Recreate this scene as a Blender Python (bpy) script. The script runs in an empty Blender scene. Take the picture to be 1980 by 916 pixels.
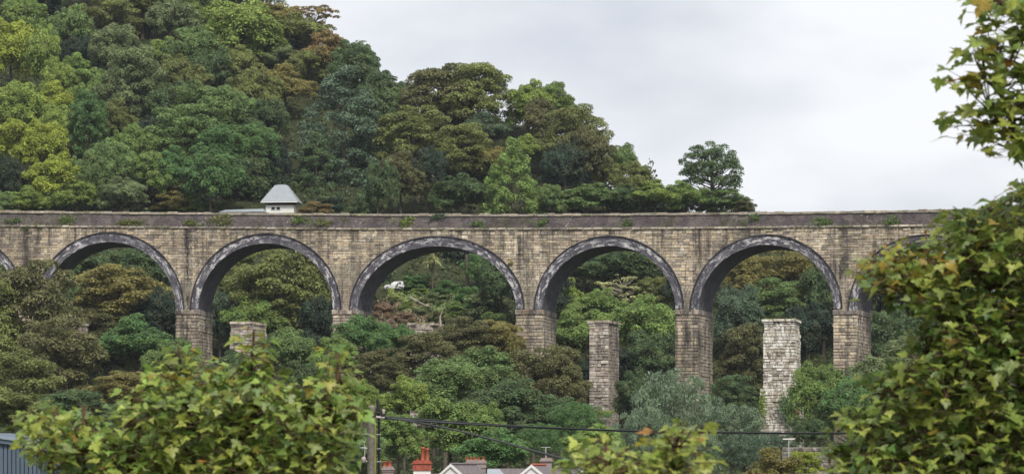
import bpy, math, random
import numpy as np
from mathutils import Vector, Matrix

# ------------------------------------------------------------------ camera, sky, sun, exposure
S = bpy.context.scene
C = S.collection
F = 5660.0            # focal length in photograph pixels (1980 wide)
HZ = 900.0            # eye level row in the photograph
cam = bpy.data.cameras.new("camera")
camo = bpy.data.objects.new("camera", cam); C.objects.link(camo)
cam.sensor_width = 36.0
cam.lens = 36.0 * F / 1980.0
cam.shift_y = (HZ - 458.0) / 1980.0
cam.clip_start = 0.5; cam.clip_end = 9000
camo.rotation_euler = (math.radians(90), 0, 0)
cam.dof.use_dof = True
cam.dof.focus_distance = 390
cam.dof.aperture_fstop = 7.5
S.camera = camo

SUN_EL, SUN_AZ = math.radians(50), math.radians(162)   # azimuth measured from +Y towards +X: from behind the camera, a little right
w = bpy.data.worlds.new("World"); S.world = w; w.use_nodes = True
nt = w.node_tree; nt.nodes.clear()
N = nt.nodes.new; L = nt.links.new
out = N('ShaderNodeOutputWorld'); bgs = N('ShaderNodeBackground'); bgc = N('ShaderNodeBackground'); mx = N('ShaderNodeMixShader')
sky = N('ShaderNodeTexSky'); sky.sky_type = 'NISHITA'; sky.sun_disc = False
sky.sun_elevation = SUN_EL; sky.sun_rotation = SUN_AZ
bgs.inputs[1].default_value = 0.06
tc = N('ShaderNodeTexCoord'); mp = N('ShaderNodeMapping'); mp.inputs['Scale'].default_value = (1, 1, 2.2)
n1 = N('ShaderNodeTexNoise'); n1.inputs['Scale'].default_value = 6.5; n1.inputs['Detail'].default_value = 5; n1.inputs['Roughness'].default_value = 0.5
rp = N('ShaderNodeValToRGB'); rp.color_ramp.elements[0].position = 0.33; rp.color_ramp.elements[1].position = 0.56
rp.color_ramp.elements[0].color = (0.60, 0.625, 0.68, 1); rp.color_ramp.elements[1].color = (0.87, 0.87, 0.89, 1)
L(tc.outputs['Generated'], mp.inputs[0]); L(mp.outputs[0], n1.inputs['Vector']); L(n1.outputs['Fac'], rp.inputs[0])
L(rp.outputs[0], bgc.inputs[0]); bgc.inputs[1].default_value = 0.375
L(sky.outputs[0], bgs.inputs[0]); mx.inputs[0].default_value = 0.94
L(bgs.outputs[0], mx.inputs[1]); L(bgc.outputs[0], mx.inputs[2]); L(mx.outputs[0], out.inputs[0])

sl = bpy.data.lights.new("sun", 'SUN'); sl.energy = 1.25; sl.angle = math.radians(14); sl.color = (1.0, 0.95, 0.86)
so = bpy.data.objects.new("sun", sl); C.objects.link(so)
sd = Vector((math.sin(SUN_AZ) * math.cos(SUN_EL), math.cos(SUN_AZ) * math.cos(SUN_EL), math.sin(SUN_EL)))
so.rotation_euler = sd.to_track_quat('Z', 'Y').to_euler()
S.view_settings.view_transform = 'Standard'; S.view_settings.look = 'None'
S.view_settings.exposure = 1.62; S.view_settings.gamma = 1.0
S.cycles.max_bounces = 5; S.cycles.diffuse_bounces = 2; S.cycles.transparent_max_bounces = 4

rnd = random.Random(7)
rng = np.random.default_rng(7)

# ------------------------------------------------------------------ helpers
def tag(o, label=None, cat=None, group=None, kind=None):
    if label: o['label'] = label
    if cat: o['category'] = cat
    if group: o['group'] = group
    if kind: o['kind'] = kind
    return o

def link(o, parent=None):
    C.objects.link(o)
    if parent is not None: o.parent = parent
    return o

def empty(name, loc=(0, 0, 0), rz=0, label=None, cat=None, group=None):
    o = bpy.data.objects.new(name, None); o.empty_display_size = 0.3
    o.location = loc; o.rotation_euler = (0, 0, rz)
    C.objects.link(o)
    return tag(o, label, cat, group)

def mesh_np(name, V, Fc, m=None, smooth=False):
    V = np.asarray(V, dtype=np.float32).reshape(-1, 3); Fc = np.asarray(Fc, dtype=np.int32)
    me = bpy.data.meshes.new(name)
    k = Fc.shape[1]
    me.vertices.add(len(V)); me.vertices.foreach_set('co', V.ravel())
    me.loops.add(Fc.size); me.loops.foreach_set('vertex_index', Fc.ravel())
    me.polygons.add(len(Fc)); me.polygons.foreach_set('loop_start', np.arange(0, Fc.size, k, dtype=np.int32))
    me.update(calc_edges=True)
    if smooth: me.polygons.foreach_set('use_smooth', np.ones(len(Fc), dtype=bool))
    if m: me.materials.append(m)
    return me

class MB:
    def __init__(s, xf=None): s.v = []; s.f = []; s.xf = xf
    def add(s, vs, fs):
        b = len(s.v)
        if s.xf: vs = [s.xf(*p) for p in vs]
        s.v += [tuple(p) for p in vs]; s.f += [tuple(i + b for i in q) for q in fs]
    def box(s, x0, x1, y0, y1, z0, z1, M=None, taper=0.0):
        t = taper
        vs = [(x0, y0, z0), (x1, y0, z0), (x1, y1, z0), (x0, y1, z0), (x0 + t, y0 + t, z1), (x1 - t, y0 + t, z1), (x1 - t, y1 - t, z1), (x0 + t, y1 - t, z1)]
        if M is not None: vs = [tuple(M @ Vector(p)) for p in vs]
        s.add(vs, [(3, 2, 1, 0), (4, 5, 6, 7), (0, 1, 5, 4), (1, 2, 6, 5), (2, 3, 7, 6), (3, 0, 4, 7)])
    def tube(s, pts, rs, n=6, cap=True):
        pts = [Vector(p) for p in pts]; vs = []; fs = []
        for i, p in enumerate(pts):
            d = (pts[min(i + 1, len(pts) - 1)] - pts[max(i - 1, 0)]).normalized()
            u = d.cross(Vector((0, 0, 1)) if abs(d.z) < .9 else Vector((1, 0, 0))).normalized(); v = d.cross(u)
            r = rs[i] if hasattr(rs, '__len__') else rs
            for k in range(n):
                a = 2 * math.pi * k / n
                vs.append(p + u * (r * math.cos(a)) + v * (r * math.sin(a)))
        for i in range(len(pts) - 1):
            for k in range(n):
                fs.append((i * n + k, i * n + (k + 1) % n, (i + 1) * n + (k + 1) % n, (i + 1) * n + k))
        if cap:
            fs.append(tuple(range(n))[::-1]); fs.append(tuple((len(pts) - 1) * n + k for k in range(n)))
        s.add(vs, fs)
    def lathe(s, prof, n=12, o=(0, 0, 0)):
        vs = []; fs = []
        for r, z in prof:
            for k in range(n):
                a = 2 * math.pi * k / n; vs.append((o[0] + r * math.cos(a), o[1] + r * math.sin(a), o[2] + z))
        for i in range(len(prof) - 1):
            for k in range(n):
                fs.append((i * n + k, i * n + (k + 1) % n, (i + 1) * n + (k + 1) % n, (i + 1) * n + k))
        fs.append(tuple((len(prof) - 1) * n + k for k in range(n)))
        s.add(vs, fs)
    def mesh(s, name, m=None, smooth=False):
        me = bpy.data.meshes.new(name); me.from_pydata(s.v, [], s.f)
        if m: me.materials.append(m)
        if smooth:
            for p in me.polygons: p.use_smooth = True
        return me
    def build(s, name, m=None, parent=None, smooth=False):
        return link(bpy.data.objects.new(name, s.mesh(name, m, smooth)), parent)

def bevel(o, wd=0.02, seg=1):
    b = o.modifiers.new('b', 'BEVEL'); b.width = wd; b.segments = seg; b.limit_method = 'ANGLE'
    return o

def at(px, py, Y): return Vector(((px - 990) / F * Y, Y, (HZ - py) / F * Y))

# ------------------------------------------------------------------ materials
class NT:
    def __init__(s, name):
        s.m = bpy.data.materials.new(name); s.m.use_nodes = True; s.t = s.m.node_tree; s.t.nodes.clear()
        s.o = s.n('ShaderNodeOutputMaterial')
    def n(s, ty, **kw):
        x = s.t.nodes.new(ty)
        for k, v in kw.items(): setattr(x, k, v)
        return x
    def l(s, a, b): s.t.links.new(a, b)
    def noise(s, vec, scale, detail=3, rough=.5, dist=0):
        x = s.n('ShaderNodeTexNoise'); x.inputs['Scale'].default_value = scale; x.inputs['Detail'].default_value = detail
        x.inputs['Roughness'].default_value = rough; x.inputs['Distortion'].default_value = dist
        if vec is not None: s.l(vec, x.inputs['Vector'])
        return x.outputs['Fac']
    def mapv(s, vec, sc):
        x = s.n('ShaderNodeMapping'); x.inputs['Scale'].default_value = sc; s.l(vec, x.inputs[0]); return x.outputs[0]
    def rng(s, v, a, b, c=0, d=1):
        x = s.n('ShaderNodeMapRange'); s.l(v, x.inputs[0])
        for i, q in enumerate((a, b, c, d)): x.inputs[i + 1].default_value = q
        return x.outputs[0]
    def mix(s, f, a, b, mode='MIX'):
        x = s.n('ShaderNodeMix', data_type='RGBA', blend_type=mode)
        for sock, v in ((x.inputs[0], f), (x.inputs[6], a), (x.inputs[7], b)):
            if hasattr(v, 'is_linked') or hasattr(v, 'node'): s.l(v, sock)
            elif isinstance(v, (int, float)): sock.default_value = v
            else: sock.default_value = (*v, 1)
        return x.outputs[2]
    def scale(s, col, v):
        x = s.n('ShaderNodeVectorMath', operation='SCALE'); s.l(col, x.inputs[0]); s.l(v, x.inputs['Scale']); return x.outputs[0]
    def math(s, op, a, b):
        x = s.n('ShaderNodeMath', operation=op)
        for sock, v in ((x.inputs[0], a), (x.inputs[1], b)):
            if isinstance(v, (int, float)): sock.default_value = v
            else: s.l(v, sock)
        return x.outputs[0]
    def bsdf(s, col, rough=.8, spec=.3, metal=0, bump=None, bs=.4, bd=.05):
        b = s.n('ShaderNodeBsdfPrincipled')
        if isinstance(col, tuple): b.inputs['Base Color'].default_value = (*col, 1)
        else: s.l(col, b.inputs['Base Color'])
        b.inputs['Roughness'].default_value = rough; b.inputs['Specular IOR Level'].default_value = spec; b.inputs['Metallic'].default_value = metal
        if bump is not None:
            q = s.n('ShaderNodeBump'); q.inputs['Strength'].default_value = bs; q.inputs['Distance'].default_value = bd
            s.l(bump, q.inputs['Height']); s.l(q.outputs[0], b.inputs['Normal'])
        s.l(b.outputs[0], s.o.inputs[0]); return b

def plain(name, col, rough=.75, spec=.3, metal=0, var=.25, sc=3.0):
    t = NT(name); g = t.n('ShaderNodeNewGeometry')
    f = t.rng(t.noise(g.outputs['Position'], sc, 4, .6), .3, .7, 1 - var, 1 + var)
    rgb = t.n('ShaderNodeRGB'); rgb.outputs[0].default_value = (*col, 1)
    t.bsdf(t.scale(rgb.outputs[0], f), rough, spec, metal)
    return t.m

def leafmat(name, attr=False, trans=.34, var=(.62, 1.42), warm=(.20, .185, .05), warmamt=.28, spec=.25, rough=.55):
    t = NT(name)
    oi = t.n('ShaderNodeObjectInfo'); g = t.n('ShaderNodeNewGeometry'); tcn = t.n('ShaderNodeTexCoord')
    if attr:
        a = t.n('ShaderNodeAttribute'); a.attribute_name = 'Col'; col = a.outputs['Color']
    else: col = oi.outputs['Color']
    ri = g.outputs['Random Per Island']
    seedv = t.n('ShaderNodeVectorMath', operation='ADD'); t.l(tcn.outputs['Object'], seedv.inputs[0]); t.l(oi.outputs['Location'], seedv.inputs[1])
    pn = t.rng(t.noise(seedv.outputs[0], 1.6, 3, .6), .48, .75, 0, warmamt)
    if not attr: col = t.mix(pn, col, warm)
    v = t.math('MULTIPLY', t.rng(ri, 0, 1, var[0], var[1]), t.rng(t.noise(seedv.outputs[0], 2.6, 2, .5), .35, .65, .72, 1.28))
    col = t.scale(col, v)
    hs = t.n('ShaderNodeHueSaturation'); t.l(col, hs.inputs['Color'])
    r2 = t.math('FRACT', t.math('MULTIPLY', ri, 17.3), 0)
    t.l(t.rng(r2, 0, 1, .478, .522), hs.inputs['Hue'])
    b = t.n('ShaderNodeBsdfPrincipled'); t.l(hs.outputs[0], b.inputs['Base Color'])
    b.inputs['Roughness'].default_value = rough; b.inputs['Specular IOR Level'].default_value = spec
    tr = t.n('ShaderNodeBsdfTranslucent'); t.l(hs.outputs[0], tr.inputs[0])
    m = t.n('ShaderNodeMixShader'); m.inputs[0].default_value = trans
    t.l(b.outputs[0], m.inputs[1]); t.l(tr.outputs[0], m.inputs[2]); t.l(m.outputs[0], t.o.inputs[0])
    return t.m

def dx_(px): return (px - 990) / F * 370 * (1 - (px - 990) / F * .193)
DRAINS = [(dx_(366), .75, 1.0), (dx_(384), .35, .7), (dx_(1345), .5, .75), (dx_(620), .5, .6), (dx_(62), .8, .8), (dx_(1635), .45, .8), (dx_(1020), .4, .5)]
def stonemat(name, stain=.5, white=0., wscale=1.2, dark=(.03, .027, .028), drains=()):
    """ashlar: object colour, each stone a little different, run-down stains, lime runs"""
    t = NT(name); oi = t.n('ShaderNodeObjectInfo'); g = t.n('ShaderNodeNewGeometry'); P = g.outputs['Position']
    v = t.rng(oi.outputs['Random'], 0, 1, .72, 1.22)
    v2 = t.rng(t.noise(P, 3.2, 4, .65), .3, .7, .7, 1.25)
    vi = t.rng(g.outputs['Random Per Island'], 0, 1, .8, 1.15)
    col = t.scale(t.scale(t.scale(oi.outputs['Color'], v), v2), vi)
    wn = t.noise(P, .55, 3, .6)
    col = t.mix(t.rng(wn, .45, .65, 0, .35), col, (.30, .22, .16))
    st = t.noise(t.mapv(P, (1.1, 1.1, .07)), 1.0, 5, .7)
    st2 = t.noise(P, .35, 3, .6)
    sf = t.math('MULTIPLY', t.rng(st, .47, .61, 0, 1), t.rng(st2, .36, .58, .25, 1))
    col = t.scale(col, t.rng(t.noise(P, .16, 5, .65), .35, .6, .62, 1.12))
    col = t.mix(t.math('MULTIPLY', sf, stain), col, dark)
    if drains:
        sx = t.n('ShaderNodeSeparateXYZ'); t.l(P, sx.inputs[0])
        wob = t.noise(t.mapv(P, (2.5, 2.5, .5)), 1.0, 4, .7)
        for x0, wd_, k_ in drains:        # leaking drain pipes leave a sooty run
            dx = t.math('ABSOLUTE', t.math('SUBTRACT', sx.outputs[0], x0), 0)
            f_ = t.math('MULTIPLY', t.rng(dx, 0, wd_, 1, 0), t.rng(wob, .38, .58, 0, 1))
            col = t.mix(t.math('MULTIPLY', f_, k_), col, (.022, .021, .023))
    if white > 0:
        wh = t.noise(t.mapv(P, (1.0, 1.0, .5)), wscale, 5, .7, .6)
        col = t.mix(t.rng(wh, .47 if white > .5 else .52, .58, 0, white), col, (.68, .66, .61))
    t.bsdf(col, .9, .2, bump=t.noise(P, 9, 4, .7), bs=.6, bd=.04)
    return t.m

M = {}
M['leaf'] = leafmat('leaf_far')
M['leafc'] = leafmat('leaf_conifer', trans=.2, var=(.7, 1.3), warmamt=.12)
M['maple'] = leafmat('leaf_maple', trans=.5, var=(.7, 1.35), warmamt=.0, spec=.45, rough=.42)
M['maplea'] = leafmat('leaf_maple_mass', attr=True, trans=.5, var=(.7, 1.35), spec=.45, rough=.42)
M['bark'] = plain('bark', (.10, .085, .065), .9, .2)
M['barkpale'] = plain('bark_pale', (.30, .27, .22), .9, .2)
M['twig'] = plain('twig_bark', (.10, .06, .035), .8, .3)
M['stone'] = stonemat('sandstone_block', .9, drains=DRAINS)
M['stoneold'] = stonemat('old_rubble_block', .7, .25, 1.3)
M['stonelime'] = stonemat('limed_block', .4, 1.0, 1.7)
M['mortar'] = plain('mortar_joint', (.17, .15, .12), .95, .1)
M['mortarold'] = plain('old_mortar_joint', (.30, .27, .235), .95, .1)

def ringmat(name, white):
    t = NT(name); g = t.n('ShaderNodeNewGeometry'); P = g.outputs['Position']
    if white > .5:
        a = t.n('ShaderNodeAttribute'); a.attribute_name = 'ringco'; Q = a.outputs['Vector']
    else: Q = P
    base = t.mix(t.rng(t.noise(P, 1.2, 4, .65), .35, .65), (.050, .048, .062), (.115, .11, .128))
    br = t.rng(t.noise(t.mapv(Q, (4, 9, 5)), 1.0, 2, .5), .3, .7, .65, 1.35)
    base = t.scale(base, br)
    if white > .5:
        sx = t.n('ShaderNodeSeparateXYZ'); t.l(Q, sx.inputs[0])
        hood = t.rng(sx.outputs[1], 1.02, 1.1, 1, .35); base = t.scale(base, hood)   # sooty hood mould
        wv = t.math('SINE', t.math('MULTIPLY', sx.outputs[0], 8.5), 0)               # brick joints across the ring
        base = t.scale(base, t.rng(wv, .80, 1.0, 1.0, .72))
    wh = t.noise(t.mapv(Q, (.75, 2.2, 1)), 1.0, 7, .78, .35); wl = t.noise(P, .22, 2, .5)
    f = t.math('MULTIPLY', t.rng(wh, .515, .565, 0, 1), t.rng(wl, .40, .53, .35, 1))
    if white > .5: f = t.math('MULTIPLY', f, t.rng(sx.outputs[1], 1.0, 1.1, 1, .1))
    col = t.mix(t.math('MULTIPLY', f, white), base, (.66, .64, .64))
    t.bsdf(col, .85, .25, bump=br, bs=.3)
    return t.m
M['ring'] = ringmat('arch_ring_brick', .72)
M['barrel'] = ringmat('arch_soffit_brick', .05)
M['barrel'].name = 'arch_soffit_brick'

def parapetmat():
    t = NT('parapet_brick'); g = t.n('ShaderNodeNewGeometry'); P = g.outputs['Position']
    base = t.mix(t.rng(t.noise(P, .5, 4, .6), .35, .65), (.075, .062, .068), (.13, .108, .112))
    base = t.mix(t.rng(t.noise(P, .22, 4, .7), .5, .62, 0, .8), base, (.06, .06, .035))
    wh = t.noise(P, 2.6, 5, .7); wl = t.noise(P, .12, 2)
    base = t.mix(t.math('MULTIPLY', t.rng(wh, .58, .64), t.rng(wl, .5, .6)), base, (.42, .40, .39))
    base = t.scale(base, t.rng(t.noise(t.mapv(P, (3, 3, 7)), 1.0, 4, .75), .32, .68, .5, 1.55))
    base = t.mix(t.rng(t.noise(P, .9, 5, .75), .5, .62, 0, .55), base, (.20, .175, .15))
    t.bsdf(base, .9, .2, bump=t.noise(P, 4, 4, .7), bs=.8, bd=.08); return t.m
M['parapet'] = parapetmat()
M['coping'] = stonemat('coping_stone', .25, .25, 2.0)
M['impost'] = stonemat('impost_stone', .7, .3, 1.5)

def groundmat():
    t = NT('ground_soil_and_leaf'); g = t.n('ShaderNodeNewGeometry'); P = g.outputs['Position']
    c = t.mix(t.rng(t.noise(P, .25, 5, .65), .35, .65), (.020, .030, .014), (.045, .05, .022))
    c = t.mix(t.rng(t.noise(P, 1.7, 4, .7), .5, .7, 0, .6), c, (.09, .07, .04))
    t.bsdf(c, .95, .1); return t.m
M['ground'] = groundmat()
M['slate'] = plain('pale_slate', (.27, .30, .325), .6, .3, var=.08, sc=1.5)
M['slated'] = plain('brown_slate', (.14, .12, .125), .7, .3, var=.3, sc=4)
M['white'] = plain('white_render', (.68, .67, .64), .8, .2, var=.05)
M['cream'] = plain('cream_render', (.55, .50, .40), .8, .2, var=.12)
M['pinkish'] = plain('rough_cast', (.27, .22, .21), .9, .2, var=.2, sc=6)
M['redbrick'] = plain('red_brick', (.30, .085, .055), .85, .2, var=.35, sc=7)
M['terracotta'] = plain('terracotta_pot', (.36, .095, .05), .7, .3, var=.15)
M['dark'] = plain('dark_opening', (.012, .012, .014), .9, .1)
M['glass'] = plain('dark_glass', (.02, .025, .03), .08, .6, var=.05)
M['carwhite'] = plain('car_paint', (.74, .75, .78), .3, .5, var=.02)
M['tyre'] = plain('tyre_rubber', (.02, .02, .02), .8, .2)
M['alloy'] = plain('alloy_rim', (.5, .5, .52), .4, .5, metal=.6)
M['redlens'] = plain('red_lens', (.35, .02, .02), .3, .5)
M['pole'] = plain('weathered_pole_wood', (.15, .14, .115), .9, .15, var=.35, sc=9)
M['steel'] = plain('galvanised_steel', (.42, .43, .44), .5, .4, metal=.3)
M['blackm'] = plain('black_rubber', (.015, .015, .017), .6, .3)
M['cable'] = plain('cable_sheath', (.035, .038, .042), .6, .3)
M['shed'] = plain('slate_blue_cladding', (.085, .115, .155), .5, .4, var=.15, sc=2)
M['sheddk'] = plain('dark_blue_trim', (.03, .042, .06), .5, .4)
M['shedlt'] = plain('grey_flashing', (.20, .24, .29), .5, .4)
M['redroof'] = plain('red_painted_roof', (.50, .09, .055), .7, .3)
M['wallstone'] = plain('field_wall_stone', (.27, .25, .22), .9, .2, var=.4, sc=5)
M['porcelain'] = plain('pale_porcelain', (.36, .29, .28), .35, .5, var=.15)

# ------------------------------------------------------------------ terrain
RPX = [-600, -100, 0, 300, 530, 640, 720, 800, 880, 1000, 1080, 1180, 1260, 1380, 1470, 1600, 2000, 2600]
RPY = [-260, -170, -150, -60, 50, 110, 200, 235, 215, 240, 270, 360, 415, 428, 455, 500, 500, 520]
Y0, Z0, SL = 390.0, 5.0, 0.5
def sstep(a, b, x):
    t = min(1, max(0, (x - a) / (b - a))); return t * t * (3 - 2 * t)
def ridge(px):
    k = (HZ - float(np.interp(px, RPX, RPY))) / F
    YR = (SL * Y0 - Z0) / (SL - k); return YR, k * YR
def H(x, y):
    r = math.hypot(x, y)
    if r < 70: z = -1.7 - 8.3 * sstep(6, 70, r)
    elif r < 195: z = -10.0
    else: z = -10.0 + (Z0 + 10) * min(1, (r - 195) / (Y0 - 195))
    if y > 0.3 * r and r > 100:
        px = 990 + F * x / y
        YR, zR = ridge(px)
        if y > Y0:
            if y < YR: z = Z0 + SL * (y - Y0)
            else: z = max(-12, zR - .22 * (y - YR) * sstep(0, 60, y - YR))
            z = z * sstep(.3, .75, y / r) + Z0 * (1 - sstep(.3, .75, y / r))
        else: z = min(z, Z0)
    if r > 900: z = z * max(0, 1 - (r - 900) / 900) - 12 * min(1, (r - 900) / 900)
    return z
rs = [0.01, 4, 8, 14, 22, 32, 45, 60, 80, 110, 150, 195, 230, 270, 310, 345, 365, 380] + [386 + 5 * i for i in range(60)] + [700, 760, 840, 950, 1100, 1400, 1900, 2500]
az = sorted(set([round(a, 3) for a in list(np.linspace(-180, 180, 61)) + list(np.linspace(-24, 24, 97))]))[:-1]
V = []; FF = []
for r in rs:
    for a in az:
        x = r * math.sin(math.radians(a)); y = r * math.cos(math.radians(a))
        V.append((x, y, H(x, y) + (0.35 * math.sin(x * .31) * math.cos(y * .27) if r > 60 else 0)))
n = len(az)
for i in range(len(rs) - 1):
    for k in range(n): FF.append((i * n + k, i * n + (k + 1) % n, (i + 1) * n + (k + 1) % n, (i + 1) * n + k))
go = link(bpy.data.objects.new('ground', mesh_np('ground', V, [f[::-1] for f in FF], M['ground'], True)))
tag(go, 'wooded valley floor rising into a steep hillside behind the viaduct', None, None, 'structure')

def baseY(px, bpy_):
    k = (HZ - bpy_) / F; YR, zR = ridge(px)
    if k >= zR / YR: return YR + 1.5
    if bpy_ > 828: return None
    return (SL * Y0 - Z0) / (SL - k)

# ------------------------------------------------------------------ foliage prototypes (unit crowns, half size 1)
def cards(rg, c, br, fz, n, size, nb=(.7, .5, .6), rho=(.6, 1.05), lowcut=-.75, aspect=.6, clusters=None):
    c = np.asarray(c, float); br = np.asarray(br, float)
    wt = br ** 2; b = rg.choice(len(c), n, p=wt / wt.sum())
    d = rg.normal(size=(n, 3)); d /= np.linalg.norm(d, axis=1)[:, None]
    flip = (d[:, 2] < lowcut * rg.random(n)); d[flip, 2] *= -1
    p = c[b] + d * (br[b] * rg.uniform(rho[0], rho[1], n))[:, None] * np.array([1, 1, fz])
    nn = d * nb[0] + np.array([0, 0, 1]) * nb[1] + rg.normal(size=(n, 3)) * nb[2]
    nn /= np.linalg.norm(nn, axis=1)[:, None]
    return p, nn, size * rg.uniform(.6, 1.4, n), aspect

def quads(rg, p, nn, sz, aspect, tdir=None):
    n = len(p)
    t = rg.normal(size=(n, 3)) if tdir is None else tdir + rg.normal(size=(n, 3)) * .35
    t -= nn * (t * nn).sum(1)[:, None]; t /= np.linalg.norm(t, axis=1)[:, None]
    bt = np.cross(nn, t); s = sz[:, None]
    bend = nn * s * .3
    V = np.stack([p + t * s, p + bt * s * aspect - bend, p - t * s, p - bt * s * aspect - bend], 1).reshape(-1, 3)
    return V, np.arange(4 * n).reshape(-1, 4)

def blobs_sphere(rg, n, rr=(.5, .8), br=(.2, .34), zmin=-.75, sq=1.0):
    c = []; r = []
    while len(c) < n:
        d = rg.normal(size=3); d /= np.linalg.norm(d)
        if d[2] < zmin: continue
        b = rg.uniform(*br); R = rg.uniform(*rr)
        if c and rg.random() < .85 and min(np.linalg.norm(d * R - q) for q in c) < .17: continue
        c.append(d * R * np.array([1, 1, sq])); r.append(b)
    return np.array(c), np.array(r)

def blobs_lobed(rg, nl=9, sub=13, sq=.85):
    L0 = []
    while len(L0) < nl:
        d = rg.normal(size=3); d /= np.linalg.norm(d)
        if d[2] < -.55: continue
        q = d * rg.uniform(.32, .62) * np.array([1, 1, sq]); rad = rg.uniform(.26, .46)
        if L0 and min(np.linalg.norm(q - a) for a, _ in L0) < .26: continue
        L0.append((q, rad))
    c = []; r = []
    for q, rad in L0:
        for _ in range(sub):
            d = rg.normal(size=3); d /= np.linalg.norm(d); d[2] = abs(d[2]) if rg.random() < .6 else d[2]
            p = q + d * rad * rg.uniform(.7, 1.0)
            if any(np.linalg.norm(p - a) < b * .6 for a, b in L0): continue
            c.append(p); r.append(rg.uniform(.08, .17))
        c.append(q); r.append(rad * .85)
    return np.array(c), np.array(r)

PROTO = {}
def norm_unit(V, lim=.985):
    a = np.abs(V); q = np.quantile(a, .995, axis=0); return V / q

def limbs_mesh(c, pick, trunk_r=.05, name='branches', wob=.06, rg=None):
    mb = MB()
    mb.tube([(0, 0, -.75), (.02, .01, -.3), (-.02, .02, .1), (0, 0, .55)], [trunk_r, trunk_r * .8, trunk_r * .55, trunk_r * .2], 6)
    for i in pick:
        q = Vector(c[i]) * .96; z0 = max(-.7, min(.4, q.z - .45 * math.hypot(q.x, q.y) - .1))
        a = Vector((0, 0, z0)); m1 = a.lerp(q, .5) + Vector((rg.normal() * wob, rg.normal() * wob, -.05))
        mb.tube([a, m1, q], [trunk_r * .42, trunk_r * .28, trunk_r * .1], 5, False)
    return mb.mesh(name, M['bark'])

def trunk_mesh(r=.06, pale=False):
    mb = MB(); mb.tube([(0, 0, -1.08), (.012, 0, -.97), (.01, .02, -.6), (-.015, .01, -.3), (0, 0, .05)], [r * 1.5, r * 1.1, r * .95, r * .8, r * .6], 8)
    return mb.mesh('trunk', M['barkpale'] if pale else M['bark'])
TRUNK = trunk_mesh(); TRUNKP = trunk_mesh(.06, True)

def proto(kind, k, c, r, fz, n, size, mat='leaf', limb=.5, tr=.05, tdir=None, **kw):
    rg = np.random.default_rng(100 + len(PROTO) * 7)
    p, nn, sz, asp = cards(rg, c, r, fz, n, size, **kw)
    V, Fq = quads(rg, p, nn, sz, asp, tdir)
    q = np.quantile(np.abs(V), .995, axis=0); V = V / q
    me = mesh_np('crown', V, Fq, M[mat])
    cc = np.asarray(c) / q
    pick = [i for i in range(len(cc)) if rg.random() < limb]
    PROTO[(kind, k)] = (me, limbs_mesh(cc, pick, tr, rg=rg))

for k in range(7):
    rg = np.random.default_rng(k)
    c, r = blobs_lobed(rg, 9 + k % 3, 15)
    proto('round', k, c, r, .80, 26000, .024, limb=.15, rho=(.72, 1.1), nb=(.9, .45, .36))
for k in range(3):      # layered: flat sprays, mature sycamore / beech look
    rg = np.random.default_rng(20 + k)
    c, r = blobs_sphere(rg, 100, (.40, .82), (.13, .25), -.8)
    proto('layer', k, c, r, .55, 24000, .025, limb=.2, nb=(.6, .65, .45), rho=(.65, 1.05))
for k in range(2):      # big tiered cedar-like conifer
    rg = np.random.default_rng(30 + k); c = []; r = []
    for z in np.linspace(-.9, .92, 13):
        R = .92 * (1 - ((z + 1) / 2) ** 2.2) + .1
        for j in range(int(5 + 12 * R)):
            a = rg.uniform(0, 6.28); q = R * rg.uniform(.55, 1.0)
            c.append((q * math.cos(a), q * math.sin(a), z + rg.normal() * .05 - .08 * q)); r.append(rg.uniform(.12, .22))
    proto('cedar', k, c, r, .5, 28000, .023, 'leafc', .1, nb=(.5, .7, .45))
rg = np.random.default_rng(41); c = []; r = []
for z in np.linspace(-.95, .95, 15):
    R = .95 * ((1 - z) / 2) ** .75 * (.85 if z < -.6 else 1) + .03
    for j in range(int(4 + 16 * R)):
        a = rg.uniform(0, 6.28); q = R * rg.uniform(.6, 1.0)
        c.append((q * math.cos(a), q * math.sin(a), z + rg.normal() * .05)); r.append(rg.uniform(.09, .15))
proto('cone', 0, c, r, 1.1, 20000, .024, 'leafc', .1, nb=(.8, .3, .5))
rg = np.random.default_rng(42); c, r = blobs_sphere(rg, 95, (.58, .90), (.11, .19), -.6)
c = np.vstack([c, blobs_sphere(rg, 14, (.3, .5), (.1, .15), -.1)[0]]); r = np.concatenate([r, rg.uniform(.1, .15, 14)])
proto('pine', 0, c, r, .8, 15000, .026, 'leafc', .6, .055, nb=(.6, .5, .5))
rg = np.random.default_rng(43); c, r = blobs_sphere(rg, 60, (.6, .92), (.07, .13), -.5)
proto('sparse', 0, c, r, .6, 3200, .032, 'leaf', 1.0, .05)
rg = np.random.default_rng(44); c, r = blobs_sphere(rg, 90, (.4, .88), (.10, .2), -.8)
proto('brush', 0, c, r, 1.35, 18000, .036, 'leafc', .2, nb=(.8, .05, .5), aspect=.2, tdir=np.array([0, 0, 1.0]))
for k in range(2):
    rg = np.random.default_rng(50 + k); c, r = blobs_sphere(rg, 40, (.45, .82), (.16, .3), -.15)
    c[:, 2] = c[:, 2] * 1.4 - .6
    proto('bush', k, c, r, .8, 12000, .034, limb=.1)
rg = np.random.default_rng(60); c = []; r = []   # flat-topped tree with tiers
for z, R in ((.85, .75), (.7, .95), (.25, .6), (-.05, .85), (-.45, .9), (-.75, .8)):
    for j in range(int(12 * R) + 2):
        a = rg.uniform(0, 6.28); q = R * math.sqrt(rg.uniform(.02, 1)); c.append((q * math.cos(a), q * math.sin(a), z - .2 * q * q + rg.normal() * .03)); r.append(rg.uniform(.13, .2))
proto('tiers', 0, c, r, .35, 7500, .034, 'leafc', .8, .05, nb=(.4, .8, .4))
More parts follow.
